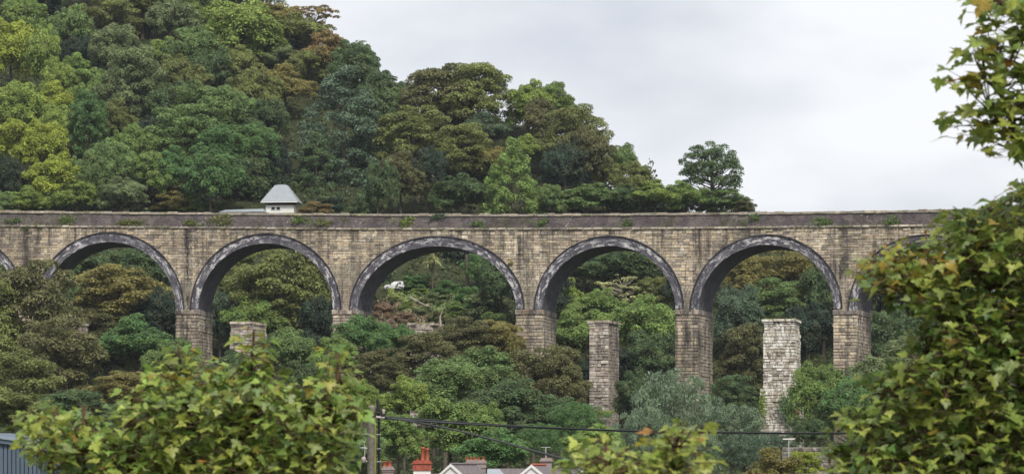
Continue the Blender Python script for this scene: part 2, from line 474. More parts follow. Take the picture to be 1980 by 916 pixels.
# rosette crown (cabbage palm)
rg = np.random.default_rng(61); Vp = []; Fp = []
for cx, cy, cz in ((0, 0, .35), (.45, .1, .1), (-.45, -.1, .05), (.15, -.4, -.05), (-.15, .4, .0), (.0, .0, -.15)):
    for j in range(90):
        d = rg.normal(size=3); d[2] = d[2] * .8 + .15; d /= np.linalg.norm(d)
        b0 = len(Vp); side = np.cross(d, [0, 0, 1]); side /= np.linalg.norm(side) + 1e-6; o = np.array([cx, cy, cz]); Ln = rg.uniform(.4, .6)
        Vp += [o, o + d * Ln * .5 + side * .035, o + d * Ln + np.array([0, 0, -.15]), o + d * Ln * .5 - side * .035]; Fp.append((b0, b0 + 1, b0 + 2, b0 + 3))
mb = MB()
for cx, cy, cz in ((0, 0, .35), (.45, .1, .1), (-.45, -.1, .05), (.15, -.4, -.05)): mb.tube([(0, 0, -.9), (cx * .5, cy * .5, cz - .5), (cx, cy, cz)], [.07, .05, .04], 6, False)
PROTO[('palm', 0)] = (mesh_np('crown', np.array(Vp), Fp, M['leafc']), mb.mesh('branches', M['bark']))
NK = {}
for kk in PROTO: NK[kk[0]] = NK.get(kk[0], 0) + 1

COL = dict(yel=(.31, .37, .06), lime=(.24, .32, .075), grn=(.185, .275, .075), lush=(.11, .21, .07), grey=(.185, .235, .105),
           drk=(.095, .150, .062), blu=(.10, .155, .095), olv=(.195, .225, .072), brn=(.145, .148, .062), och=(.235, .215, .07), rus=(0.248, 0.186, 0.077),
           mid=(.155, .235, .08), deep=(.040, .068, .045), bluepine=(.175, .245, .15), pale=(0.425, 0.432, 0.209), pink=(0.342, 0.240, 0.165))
NAMES = dict(round='broadleaf_tree', layer='broadleaf_tree', cedar='cedar_tree', cone='cypress_tree', pine='pine_tree', sparse='sparse_tree', brush='pine_tree', bush='shrub', tiers='pine_tree', palm='cabbage_palm')
CATS = dict(round='tree', layer='tree', cedar='cedar', cone='conifer', pine='pine', sparse='tree', brush='pine', bush='shrub', tiers='pine', palm='palm')
HG = 'trees on the wooded hillside above the viaduct'
AG = 'trees seen through the viaduct arches'
FG = 'trees on the slope in front of the viaduct'
tcount = [0]
def tree(px, py, rx, ry, kind, col, label, Y=None, group=None, pale=False):
    if kind in ('round', 'layer') and group: g_ = 1.20 if group != FG else 1.1; py += ry * (g_ - 1) * .9; rx *= g_; ry *= g_
    if Y is None or Y == 0:
        Y = baseY(px, py + (1.3 if kind != 'bush' else .8) * ry) or 385
    c = at(px, py, Y); R = rx / F * Y; Rz = ry / F * Y
    zg = H(c.x, c.y)
    if kind == 'bush': zg = min(zg, c.z - Rz * .8)
    o = empty(NAMES[kind], (c.x, c.y, zg), 0, label, CATS[kind], group)
    tcount[0] += 1; v = tcount[0] % NK[kind]
    me, lm = PROTO[(kind, v)]
    rz = rnd.uniform(0, 6.28) if kind not in ('tiers',) else 0
    cr = bpy.data.objects.new('crown', me); link(cr, o); cr.location = (0, 0, c.z - zg); cr.scale = (R, R * .95 if kind != 'bush' else R * .8, Rz); cr.rotation_euler = (0, 0, rz)
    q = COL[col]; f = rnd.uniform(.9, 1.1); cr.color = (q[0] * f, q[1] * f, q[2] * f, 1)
    if pale and kind == 'sparse': lm = lm.copy(); lm.materials[0] = M['barkpale']
    b = bpy.data.objects.new('branches', lm); link(b, o); b.location = cr.location; b.scale = cr.scale; b.rotation_euler = cr.rotation_euler
    if kind != 'bush':
        t = bpy.data.objects.new('trunk', TRUNKP if pale else TRUNK); link(t, o); t.location = (0, 0, c.z - zg - .55 * Rz)
        hh = max(.3, (c.z - zg - .55 * Rz)); rr = max(R, .55 * Rz) * (.9 if kind != 'sparse' else .7)
        t.scale = (rr, rr, hh)
    return o

ROWS = """
*H
50 -70 90 70 round drk 0|dark green tree cut by the top left corner of the photo
190 -60 80 60 round olv 0|olive tree cut by the top edge, second crown from the left corner
330 -50 80 60 round drk 0|dark tree on the top edge above the pale green crowns
455 -12 70 38 round grey 0|grey green tree that ends the hill skyline at the top edge
40 45 52 48 round grn 0|mid green tree high at the left edge above the yellow one
88 12 42 36 round deep 0|small very dark tree near the top left between lighter crowns
22 100 50 58 round yel 0|bright yellow green tree at the left edge, upper one
84 112 34 62 round lime 0|tall lime green tree just right of the upper yellow tree
130 60 42 46 round mid 0|mid green tree beside the very dark top left gap
205 28 58 46 round olv 0|olive green round tree near the top edge, left part of hill
275 12 58 36 round olv 0|dark olive tree on the top edge left of the pale crowns
222 100 52 50 round grey 0|grey green upper crown above the dark diagonal hollow
255 160 56 66 layer grey 0|large grey green tree right of the dark diagonal hollow
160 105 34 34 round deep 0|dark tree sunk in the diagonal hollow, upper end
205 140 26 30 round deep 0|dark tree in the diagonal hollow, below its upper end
330 40 48 44 round grey 0|grey green tree below the top edge with pale tufts
362 28 36 28 round lime 0|small pale lime crown under the top edge, centre left
455 62 74 60 round lime 0|big pale lime tree below the skyline, left of the ochre crowns
418 90 40 40 round lime 0|pale lime tree leaning against the big lime one
375 105 54 52 round mid 0|dark mid green tree below the pale lime crowns
520 45 62 36 round och 0|ochre tinted tree on the upper skyline slope
560 70 66 38 round olv 0|brownish olive tree beneath the flat topped pine
540 92 38 26 round deep 0|dark gap tree under the ochre crown
540 112 40 28 round grey 0|small grey green tree below the ochre skyline tree
608 62 48 50 tiers rus 0|flat topped russet pine standing on the skyline
632 105 46 42 round rus 0|russet brown tree just below the flat topped pine
600 130 40 36 round olv 0|olive tree left of the big cedar top
312 118 42 40 round lime 0|yellow tipped tree in the middle of the upper left hill
350 158 52 48 round olv 0|olive tree in the middle of the left hill
405 140 46 46 round drk 0|dark tree between olive and lime crowns, upper hill
460 132 44 42 round olv 0|olive tree below the big pale lime tree
498 178 48 46 round olv 0|brown olive tree left of the ochre patch
552 165 44 38 round och 0|ochre tree left of the big cedar crown
440 215 50 48 round mid 0|mid green tree in the centre of the left hill
508 232 46 40 round drk 0|dark tree left of the cedar, mid height
390 210 56 48 layer mid 0|layered green tree at mid hill
322 205 46 46 round drk 0|dark green tree at mid hill left of the layered one
150 150 46 46 round grn 0|green tree on the diagonal rib, upper
192 190 40 42 round grn 0|green tree on the diagonal rib, second from its top
228 235 38 42 round olv 0|olive tree on the diagonal rib, third from its top
262 285 42 44 round grn 0|green tree on the diagonal rib, fourth from its top
296 335 42 40 round grn 0|green tree near the foot of the diagonal rib
172 235 34 56 layer lush 0|ivy clad vivid dark green tree in the left hill
112 165 34 44 round lime 0|lime green tree between the yellow tree and the ivy clad one
106 202 46 44 round yel 0|yellow tree with grey twigs at left, middle height
120 245 42 42 round lime 0|pale green tree below the twiggy yellow one
32 215 52 54 round lime 0|lime green tree at the left edge, middle height
30 285 52 50 round yel 0|yellow green tree at the left edge, lower one
90 285 44 48 round yel 0|yellow green tree inside the lower left mass
105 345 50 46 round yel 0|yellow green tree low at left, biggest of its rib
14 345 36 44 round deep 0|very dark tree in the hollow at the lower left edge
60 388 42 28 round lime 0|lime green tree just behind the parapet at far left
12 396 34 26 round mid 0|mid green tree behind the parapet in the left corner
148 380 44 32 round lime 0|bright green tree touching the parapet, left part
182 338 38 50 round mid 0|dark mid green tree above the parapet, left part
215 325 42 50 round mid 0|soft green tree right of the dark lower left one
235 380 46 34 round grey 0|grey green tree above the parapet before the brown shrub
290 262 36 40 round deep 0|very dark tree at the foot of the layered mid hill tree
352 258 62 52 layer mid 0|broad layered green tree below mid hill
330 325 44 38 round lush 0|lush green tree left of the tower building trees
432 290 58 46 round lush 0|lush green tree at centre left of the hill
495 285 50 46 round lush 0|vivid green tree left of the large cedar
408 345 56 48 round lush 0|lush green tree low on the hill above the brown shrubs
478 345 54 56 round drk 466|dark green tree just left of the tower
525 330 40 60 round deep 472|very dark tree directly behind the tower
278 372 62 26 bush brn 0|brown shrub rising over the parapet, left
335 388 46 20 bush och 0|ochre shrub rising over the parapet beside the brown one
382 393 44 18 bush lime 0|lime shrub on the parapet line left of the low roof
662 262 104 132 cedar blu 476|huge dark blue green cedar filling the hill centre
728 262 66 122 cedar drk 484|dark cedar beside the huge one, right of it
612 335 54 80 cedar drk 470|dark cedar low behind the tower roof
690 125 44 44 round drk 0|dark round tree on the skyline above the cedars
748 172 38 34 round drk 0|dark tree stepping down the skyline right of the cedars
760 205 40 36 round mid 0|mid green tree under the skyline between cedar and brown crown
848 185 66 56 layer brn 0|purple brown domed tree on the skyline, left half
912 182 66 58 layer olv 0|olive brown domed tree on the skyline, right half
956 160 24 22 round deep 0|small dark tree behind the brown dome
800 258 62 48 layer olv 0|olive umbrella shaped tree with pale trunk
892 285 52 44 layer olv 0|yellow olive tree under the brown domed trees
936 252 40 34 round blu 0|blue green tree below the brown domed trees
945 312 34 26 round och 0|small ochre tree beside the cypress
775 345 46 50 round brn 0|brownish dark tree low beside the cedars
830 335 40 50 round deep 0|very dark tree behind the pale trunk
730 365 36 50 round drk 0|dark tree behind the parapet right of the cedars
885 378 56 38 round drk 0|dark green tree on the parapet line left of the cypress
990 348 64 78 cone grn 0|broad drooping green cypress above the parapet
1022 290 36 30 round lime 0|lime topped tree behind the cypress
1022 203 44 42 round lime 0|pale lime tree on the skyline right of the brown domes
1072 195 34 34 round grn 0|green tree stepping down the skyline after the lime one
1050 238 44 46 round brn 0|brown tree beneath the pale lime skyline tree
1108 262 58 54 layer olv 0|olive brown tree on the falling skyline
1138 300 46 56 round brn 0|brown tree on the falling skyline, lower
1092 325 46 50 round deep 0|very dark tree right of the cypress
1168 335 32 32 round olv 0|olive tree where the skyline drops to the parapet
1198 312 30 32 round mid 0|small dark round tree at the end of the falling skyline
1226 352 38 36 round olv 0|olive tree right of the small dark round one
1258 345 14 38 sparse brn 0|thin almost bare sapling on the skyline
1068 388 34 30 round mid 0|mid green tree on the parapet line right of the cypress
1132 385 56 28 round mid 0|low green tree on the parapet line below the brown ones
1200 385 44 26 round drk 0|dark low tree on the parapet line
1266 380 50 32 round lime 0|yellow green low tree on the parapet line left of the lone pine
1322 382 46 28 round grn 0|green low tree at the foot of the lone pine, left
1395 388 50 22 round mid 0|dark low tree at the foot of the lone pine, right
1245 402 44 16 bush grn 0|green scrub on the parapet line below the falling skyline
1305 403 40 14 bush olv 0|olive scrub on the parapet line left of the lone pine stem
1368 402 44 16 bush mid 0|dark scrub around the stem of the lone pine
1415 404 36 13 bush grn 0|green scrub on the parapet line right of the lone pine stem
690 100 26 22 sparse grey 0|half bare twiggy tree on the skyline above the dark round one
1440 396 30 14 bush brn 0|brown last shrub before the open sky
1376 334 66 58 pine drk 0|lone dark pine against the sky with visible branches
702 168 46 42 round drk 0|dark tree under the dark round skyline tree
640 396 44 22 bush deep 462|dark shrub behind the reddish one right of the tower
700 398 44 22 bush drk 460|dark green shrub on the parapet line below the cedars
*A
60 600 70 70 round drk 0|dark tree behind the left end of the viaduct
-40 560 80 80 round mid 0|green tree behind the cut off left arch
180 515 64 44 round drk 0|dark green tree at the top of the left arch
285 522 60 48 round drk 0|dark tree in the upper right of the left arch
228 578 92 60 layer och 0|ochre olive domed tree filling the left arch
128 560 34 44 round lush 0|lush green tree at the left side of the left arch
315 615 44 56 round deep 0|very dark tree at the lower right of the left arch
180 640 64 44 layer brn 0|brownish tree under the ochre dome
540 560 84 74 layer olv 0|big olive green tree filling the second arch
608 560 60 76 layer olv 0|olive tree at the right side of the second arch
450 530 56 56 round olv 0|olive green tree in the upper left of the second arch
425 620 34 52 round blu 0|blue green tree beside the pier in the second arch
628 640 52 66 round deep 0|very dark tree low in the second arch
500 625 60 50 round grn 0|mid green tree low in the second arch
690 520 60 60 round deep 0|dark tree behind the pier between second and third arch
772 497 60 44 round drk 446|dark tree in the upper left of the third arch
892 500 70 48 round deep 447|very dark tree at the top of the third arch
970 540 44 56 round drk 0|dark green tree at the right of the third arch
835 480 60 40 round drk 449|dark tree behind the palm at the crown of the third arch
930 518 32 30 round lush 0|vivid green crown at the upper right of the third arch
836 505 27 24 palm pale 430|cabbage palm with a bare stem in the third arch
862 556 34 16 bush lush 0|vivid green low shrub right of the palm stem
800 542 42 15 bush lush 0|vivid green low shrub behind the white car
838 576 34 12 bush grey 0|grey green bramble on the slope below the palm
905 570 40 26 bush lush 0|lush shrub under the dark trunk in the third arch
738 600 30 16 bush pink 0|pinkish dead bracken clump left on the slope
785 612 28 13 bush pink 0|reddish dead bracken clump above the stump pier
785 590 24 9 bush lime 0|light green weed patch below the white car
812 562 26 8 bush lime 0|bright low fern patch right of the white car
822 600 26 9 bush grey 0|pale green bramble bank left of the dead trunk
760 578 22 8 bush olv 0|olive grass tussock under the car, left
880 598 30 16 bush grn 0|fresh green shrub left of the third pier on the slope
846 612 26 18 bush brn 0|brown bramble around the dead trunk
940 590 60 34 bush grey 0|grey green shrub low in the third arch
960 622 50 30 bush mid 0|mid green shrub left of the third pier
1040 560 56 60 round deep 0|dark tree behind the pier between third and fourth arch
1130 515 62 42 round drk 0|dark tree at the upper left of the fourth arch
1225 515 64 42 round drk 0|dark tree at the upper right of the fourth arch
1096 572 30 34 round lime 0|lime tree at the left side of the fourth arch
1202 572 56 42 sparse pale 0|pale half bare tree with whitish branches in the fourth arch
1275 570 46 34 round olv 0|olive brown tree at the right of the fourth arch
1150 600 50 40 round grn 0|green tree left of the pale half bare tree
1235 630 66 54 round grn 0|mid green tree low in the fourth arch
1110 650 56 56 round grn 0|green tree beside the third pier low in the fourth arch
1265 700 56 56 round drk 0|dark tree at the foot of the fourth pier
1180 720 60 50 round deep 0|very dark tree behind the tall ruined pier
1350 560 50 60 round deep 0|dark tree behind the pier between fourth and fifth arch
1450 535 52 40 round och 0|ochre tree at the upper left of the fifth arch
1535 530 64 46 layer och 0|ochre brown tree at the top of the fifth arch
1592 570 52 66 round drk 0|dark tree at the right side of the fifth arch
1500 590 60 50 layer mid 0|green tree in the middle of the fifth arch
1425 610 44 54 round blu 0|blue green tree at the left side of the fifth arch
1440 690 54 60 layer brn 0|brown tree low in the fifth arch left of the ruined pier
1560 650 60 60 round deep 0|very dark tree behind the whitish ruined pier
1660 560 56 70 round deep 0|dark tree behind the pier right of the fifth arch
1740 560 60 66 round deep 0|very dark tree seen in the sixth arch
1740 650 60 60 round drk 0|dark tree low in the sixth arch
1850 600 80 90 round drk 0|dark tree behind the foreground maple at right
2040 620 90 90 round mid 0|tree beyond the right edge behind the maple
*F
838 772 44 32 round mid 330|mid green tree below the stump pier between brown crowns
60 600 84 92 layer brn 345|large brown olive tree covering the left end of the viaduct
-45 650 100 120 layer olv 340|olive tree at the left edge below the viaduct
110 700 84 84 layer brn 325|brown olive tree under the left arch
40 740 76 60 layer olv 315|olive tree low at the left edge
262 668 76 60 round lush 330|vivid green round tree under the left arch
330 720 60 60 round mid 325|mid green tree at the foot of the first pier
235 752 60 34 layer och 300|ochre olive tree above the left foreground maple
20 800 80 40 round olv 260|olive tree behind the blue shed
150 800 80 45 round drk 270|dark tree behind the left foreground leaves
560 690 60 56 round mid 330|green tree right of the leafy second ruined pier
600 750 60 50 round drk 310|dark tree between the ruined pier and the foreground maple
455 740 60 60 round drk 320|dark tree behind the tall maple shoots
704 652 56 42 round lush 335|vivid green bush tree under the second pier
650 700 52 48 round grn 325|soft green tree left of centre below the second pier
762 672 52 42 round lush 332|vivid green tree right of the second pier
735 715 52 40 layer brn 320|brown tipped tree below the second pier
818 690 62 46 layer brn 325|brown olive tree below the stump pier
905 660 62 46 layer brn 335|brown tree left of the third pier
965 660 46 40 layer och 335|rusty topped tree at the third pier
860 738 70 46 round mid 310|dark green tree in the middle of the slope
940 725 66 52 round mid 318|mid green tree in the central wood
1030 740 60 62 layer brn 322|brown flecked tree below the third pier
1085 735 50 66 layer brn 325|brown flecked tree left of the tall ruined pier
980 790 80 56 round drk 300|dark green tree above the white gabled houses
1080 810 60 40 round drk 300|dark tree right of centre above the cables
640 775 44 44 round lime 230|lime tree behind the pole, left one
688 775 46 44 round lime 235|lime tree just behind the top of the pole
782 775 52 46 round lime 250|lime tree with thin crown right of the pole
870 838 88 66 round grn 230|bright green broad tree behind the red chimney pots
770 850 60 50 round grn 225|green tree right of the pole
950 880 66 50 round lush 215|green tree between chimney stacks
930 820 46 40 round grn 235|bright green tree under the upper cable
1010 850 52 34 round drk 240|dark tree above the gabled houses
1120 818 60 40 brush lush 240|bright green feathery tree at the foot of the tall ruined pier
1052 852 46 34 brush lush 230|feathery green tree above the small gable
1150 868 60 46 round grn 215|green tree behind the small central maple
1305 805 92 86 brush bluepine 255|big blue green pine in front of the fourth pier
1245 848 62 60 brush bluepine 250|blue green pine left of the big one
1415 838 70 56 brush bluepine 252|blue green pine right of the big one
1330 880 80 50 brush bluepine 235|low blue green pine under the cable
1440 880 60 40 brush blu 230|dark blue green pine low beside the yellow shrubs
1490 905 62 42 bush och 200|yellow shrub above the bottom edge right of centre
1555 888 50 26 bush yel 205|bright yellow shrub at the bottom by the stone wall
1585 775 56 70 round grn 300|mid green tree right of the whitish ruined pier
1640 800 56 70 round lush 295|green tree beside the right foreground maple
1560 835 36 30 round drk 290|dark tree at the foot of the whitish ruined pier
1500 862 58 26 brush blu 300|dark blue green young pine covering the foot of the whitish ruined pier
1690 740 56 50 round grey 320|grey green tree at the foot of the fifth pier
1755 700 60 50 round grey 325|pale grey green tree peeping over the foreground maple
1850 760 90 80 round mid 300|green tree hidden behind the right foreground maple
1420 770 46 44 layer drk 330|dark tree between the blue pine and whitish pier
1225 770 40 50 round drk 325|dark tree right of the tall ruined pier base
700 880 60 50 round mid 200|green tree behind the pole base
540 850 90 60 round mid 240|green tree behind the left foreground maple
350 850 90 60 round drk 240|dark tree deep behind the left foreground maple
"""
HGs = {'H': HG, 'A': AG, 'F': FG}
cur = None
for ln in ROWS.strip().splitlines():
    if ln[0] == '*': cur = HGs[ln[1]]; continue
    a, lab = ln.split('|'); q = a.split()
    tree(float(q[0]), float(q[1]), float(q[2]), float(q[3]), q[4], q[5], lab, float(q[6]), cur, pale=('pale' in lab and q[4] in ('sparse', 'layer')))

# low scrub carpeting the slopes (nobody could count it)
ug = []
rg = np.random.default_rng(5)
for i in range(60000):
    px = rg.uniform(-260, 2240); Y = Y0 + 225 * rg.random() ** 1.3 if i % 4 else rg.uniform(200, 388)
    YR, zR = ridge(px)
    if Y > YR + 6: continue
    x = (px - 990) / F * Y; ug.append((x, Y, H(x, Y) + .35 * math.sin(x * .31) * math.cos(Y * .27) + rg.uniform(.1, .9)))
ug = np.array(ug); ug = np.repeat(ug, 3, axis=0) + rg.normal(size=(len(ug) * 3, 3)) * np.array([.6, .6, .25])
nn = rg.normal(size=ug.shape) * .5 + np.array([0, -.4, .8]); nn /= np.linalg.norm(nn, axis=1)[:, None]
Vu, Fu = quads(rg, ug, nn, .30 * rg.uniform(.6, 1.4, len(ug)), .6)
uo = link(bpy.data.objects.new('undergrowth', mesh_np('undergrowth', Vu, Fu, M['leaf']))); uo.color = (.06, .085, .03, 1)
tag(uo, 'low green brambles and ferns covering the ground beneath the trees', 'undergrowth', None, 'stuff')

def patch(name, label, x0, x1, y0, y1, n, sz, col, seed, hgt=.5):
    rg = np.random.default_rng(seed); p = []
    for _ in range(n):
        px = rg.uniform(x0, x1); py = rg.uniform(y0, y1) + 6 * math.sin(px * .09)
        Y = baseY(px, py); q = at(px, py, Y); p.append((q.x, q.y, H(q.x, q.y) + rg.uniform(.1, hgt) + .35 * math.sin(px * .21) * math.cos(py * .3)))
    p = np.array(p); nn = rg.normal(size=p.shape) * .45 + np.array([0, -.7, .7]); nn /= np.linalg.norm(nn, axis=1)[:, None]
    V_, F_ = quads(rg, p, nn, sz * rg.uniform(.5, 1.5, n), .4, np.array([0, 0, 1.0]))
    o = link(bpy.data.objects.new(name, mesh_np(name, V_, F_, M['leaf']))); o.color = (*col, 1); tag(o, label, None, None, 'stuff')
patch('bracken', 'dead pinkish brown bracken on the open slope under the third arch', 728, 838, 586, 640, 5200, .20, (.30, .22, .165), 71)
patch('rough_grass', 'pale green rough grass and brambles on the open slope below the car', 770, 905, 566, 612, 6500, .20, (.20, .265, .10), 72)
patch('grass_verge', 'light green grass tufts just below the white car', 750, 806, 566, 590, 1800, .17, (.27, .34, .09), 73, .3)

# ------------------------------------------------------------------ viaduct
pxs = np.linspace(-700, 2700, 1701); phi = np.arctan((pxs - 990) / F)
rr_ = 370 * np.exp(-.193 * phi); XX = rr_ * np.sin(phi); YY = rr_ * np.cos(phi)
SS = np.concatenate([[0], np.cumsum(np.hypot(np.diff(XX), np.diff(YY)))])
tx = np.gradient(XX, SS); ty = np.gradient(YY, SS)
def sp(px): return float(np.interp(px, pxs, SS))
def ps(s): return float(np.interp(s, SS, pxs))
def fr(s):
    t = (float(np.interp(s, SS, tx)), float(np.interp(s, SS, ty)))
    return float(np.interp(s, SS, XX)), float(np.interp(s, SS, YY)), t
def P(s, wd, z):
    x, y, t = fr(s); return (x - t[1] * wd, y + t[0] * wd, z)
def zpx(s, py):
    return (HZ - py) / F * float(np.interp(s, SS, YY))
def Zt(s): return zpx(s, float(np.interp(ps(s), [-400, 0, 430, 850, 1000, 1480, 1830, 2400], [407, 407.5, 411, 414, 414, 410, 405.5, 402])))
def Zs(s): return zpx(s, float(np.interp(ps(s), [-400, 0, 350, 700, 1000, 1300, 1480, 1800, 2400], [435, 435.5, 438.5, 441.5, 441.5, 440, 438, 434.5, 430])))
WD = 9.0
PIERS = [(-262, -222), (37, 83), (340, 384), (643.5, 692), (998, 1049), (1306, 1351), (1612, 1657), (1922, 1968), (2240, 2290)]
CROWN = [448, 448.5, 451, 456, 455.5, 453, 453, 452]
PI = [(sp(a), sp(b)) for a, b in PIERS]
zimp = [zpx(.5 * (a + b), 598.5) for a, b in PI]
T = 1.3
class Arch: pass
AR = []
for i in range(len(PI) - 1):
    A = Arch(); A.s0 = PI[i][1] + .0; A.s1 = PI[i + 1][0] - .0; A.c = .5 * (A.s0 + A.s1); A.a = .5 * (A.s1 - A.s0); A.z0 = .5 * (zimp[i] + zimp[i + 1])
    A.b = zpx(A.c, CROWN[i]) - T - A.z0; AR.append(A)
def halfw(A, z, e=.6):
    u = (z - A.z0) / (A.b + e * T)
    return 0 if u >= 1 else (A.a + e * 1.15) * math.sqrt(1 - max(0, u) ** 2)
def arcz(A, s, e=.6):
    u = (s - A.c) / (A.a + e * 1.15)
    return None if abs(u) >= 1 else A.z0 + (A.b + e * T) * math.sqrt(1 - u * u)

via = empty('viaduct', P(AR[2].c, 4.5, 0), 0, 'long stone railway viaduct with dark brick arches crossing in front of the wooded hill', 'viaduct')
VOFF = Vector(via.location)
bpy.context.view_layer.update()
def vpart(mb, name, m, parent=None, smooth=False, **kw):
    o = mb.build(name, m, parent or via, smooth)
    if parent is None: o.matrix_parent_inverse = Matrix.Translation(-VOFF)
    return o

# unit rough blocks: open at the back, chamfered face
def unit_block(seed):
    r = random.Random(seed); j = lambda a=.04: r.uniform(-a, a)
    v = [(0, .3, 0), (1, .3, 0), (1, .3, 1), (0, .3, 1), (0, -.55, 0), (1, -.55, 0), (1, -.55, 1), (0, -.55, 1),
         (.05 + j(.02), -1 + j(.2), .10 + j()), (.95 + j(.02), -1 + j(.2), .10 + j()), (.95 + j(.02), -1 + j(.2), .88 + j()), (.05 + j(.02), -1 + j(.2), .88 + j())]
    f = [(0, 1, 5, 4), (1, 2, 6, 5), (2, 3, 7, 6), (3, 0, 4, 7), (4, 5, 9, 8), (5, 6, 10, 9), (6, 7, 11, 10), (7, 4, 8, 11), (8, 9, 10, 11)]
    return v, f
UB = []
def block_set(m):
    L_ = []
    for k in range(5):
        v, f = unit_block(k); mb = MB(); mb.add(v, f); L_.append(mb.mesh('stone', m))
    return L_
BS = block_set(M['stone']); BSO = block_set(M['stoneold']); BSL = block_set(M['stonelime']); BSC = block_set(M['coping']); BSI = block_set(M['impost'])
SANDS = [(.48, .405, .30), (.42, .355, .27), (.52, .44, .32), (.35, .30, .24), (.46, .39, .295), (.27, .235, .20), (.50, .41, .29), (.39, .345, .29), (.54, .47, .36)]
OLDS = [(.36, .31, .25), (.26, .225, .19), (.52, .47, .40), (.42, .37, .32), (.36, .30, .265), (.46, .40, .34), (.38, .32, .28), (.31, .27, .24), (.44, .39, .35)]
LIMES = [(.53, .49, .42), (.44, .39, .32), (.56, .53, .47), (.38, .33, .265), (.50, .44, .35), (.33, .28, .22)]
DARKS = [(.19, .16, .13), (.15, .13, .12), (.24, .20, .16)]
def put_stone(parent, inv, meshes, name, mat4, pal):
    o = bpy.data.objects.new(name, rnd.choice(meshes)); link(o, parent)
    o.matrix_parent_inverse = inv; o.matrix_basis = mat4
    c = rnd.choice(pal); o.color = (*c, 1); return o
def smat(s, wd, z, ln, dep, h):
    x, y, z_ = P(s, wd, z); t = fr(s + ln * .5)[2]; a = math.atan2(t[1], t[0])
    return Matrix.Translation((x, y, z_)) @ Matrix.Rotation(a, 4, 'Z') @ Matrix.Diagonal((ln, dep, h, 1))

# --- spandrel walls, one per pier, from crown to crown
CH = .345
for k in range(1, len(PI) - 1):
    A, B = AR[k - 1], AR[k]
    s0, s1 = A.c, B.c
    mb = MB(); ns = 60
    def botz(s):
        z = arcz(A, s) if s < (A.c + A.a + .7) else None
        z2 = arcz(B, s) if s > (B.c - B.a - .7) else None
        c = [q for q in (z, z2) if q is not None]
        return max(c) if c else zimp[k] - .3
    cols = [s0 + (s1 - s0) * i / ns for i in range(ns + 1)]
    pv = []; fs = []
    for s in cols:
        b = botz(s); t = Zs(s) - .02
        pv += [P(s, 0, b), P(s, 0, t), P(s, WD, b), P(s, WD, t)]
    for i in range(ns):
        a = 4 * i; c = a + 4
        fs += [(a, c, c + 1, a + 1), (a + 3, c + 3, c + 2, a + 2), (a + 1, c + 1, c + 3, a + 3)]
    mb.add(pv, fs)
    wall = vpart(mb, 'spandrel_wall', M['mortar'])
    inv = Matrix.Identity(4)
    s_vis0, s_vis1 = sp(-80), sp(1880)
    if s1 < s_vis0 - 8 or s0 > s_vis1 + 8: continue
    kk = 0; nst_ = 0; fac = MB(P); zacc = 0.
    while True:
        kk += 1
        CH = rnd.choice([.28, .32, .36, .42]); zacc -= CH; zl = zacc - .06
        sm = .5 * (s0 + s1); zc = Zs(sm) + zl + CH * .5
        if zc < zimp[k] - .1: break
        x0 = A.c + halfw(A, zc); x1 = B.c - halfw(B, zc)
        if x1 - x0 < .25: break
        s = x0 - (rnd.uniform(0, .5))
        s = max(s, x0) if halfw(A, zc) == 0 else x0 - rnd.uniform(0, .15)
        while s < x1 - .12:
            ln = rnd.choice([.4, .5, .6, .75, .9, 1.1]) * rnd.uniform(.9, 1.1)
            if s + ln > x1 - .3: ln = x1 - s + (.1 if halfw(B, zc) > 0 else 0)
            if nst_ < 290 and sp(-30) < s < sp(1880):
                put_stone(wall, inv, BS, 'stone', smat(s + .02, 0, Zs(s) + zl + rnd.uniform(-.015, .015), ln - .03, rnd.uniform(.03, .13), CH - rnd.uniform(.015, .04)), SANDS); nst_ += 1
            else: fac.box(s + .02, s + ln - .03, -rnd.uniform(.03, .12), .05, Zs(s) + zl, Zs(s) + zl + CH - .03, taper=.01)
            s += ln
        if kk > 60: break
    if fac.v:
        o = vpart(fac, 'stone_facing', M['stone'], wall); o['kind'] = 'stuff'; o.color = (.40, .35, .275, 1)
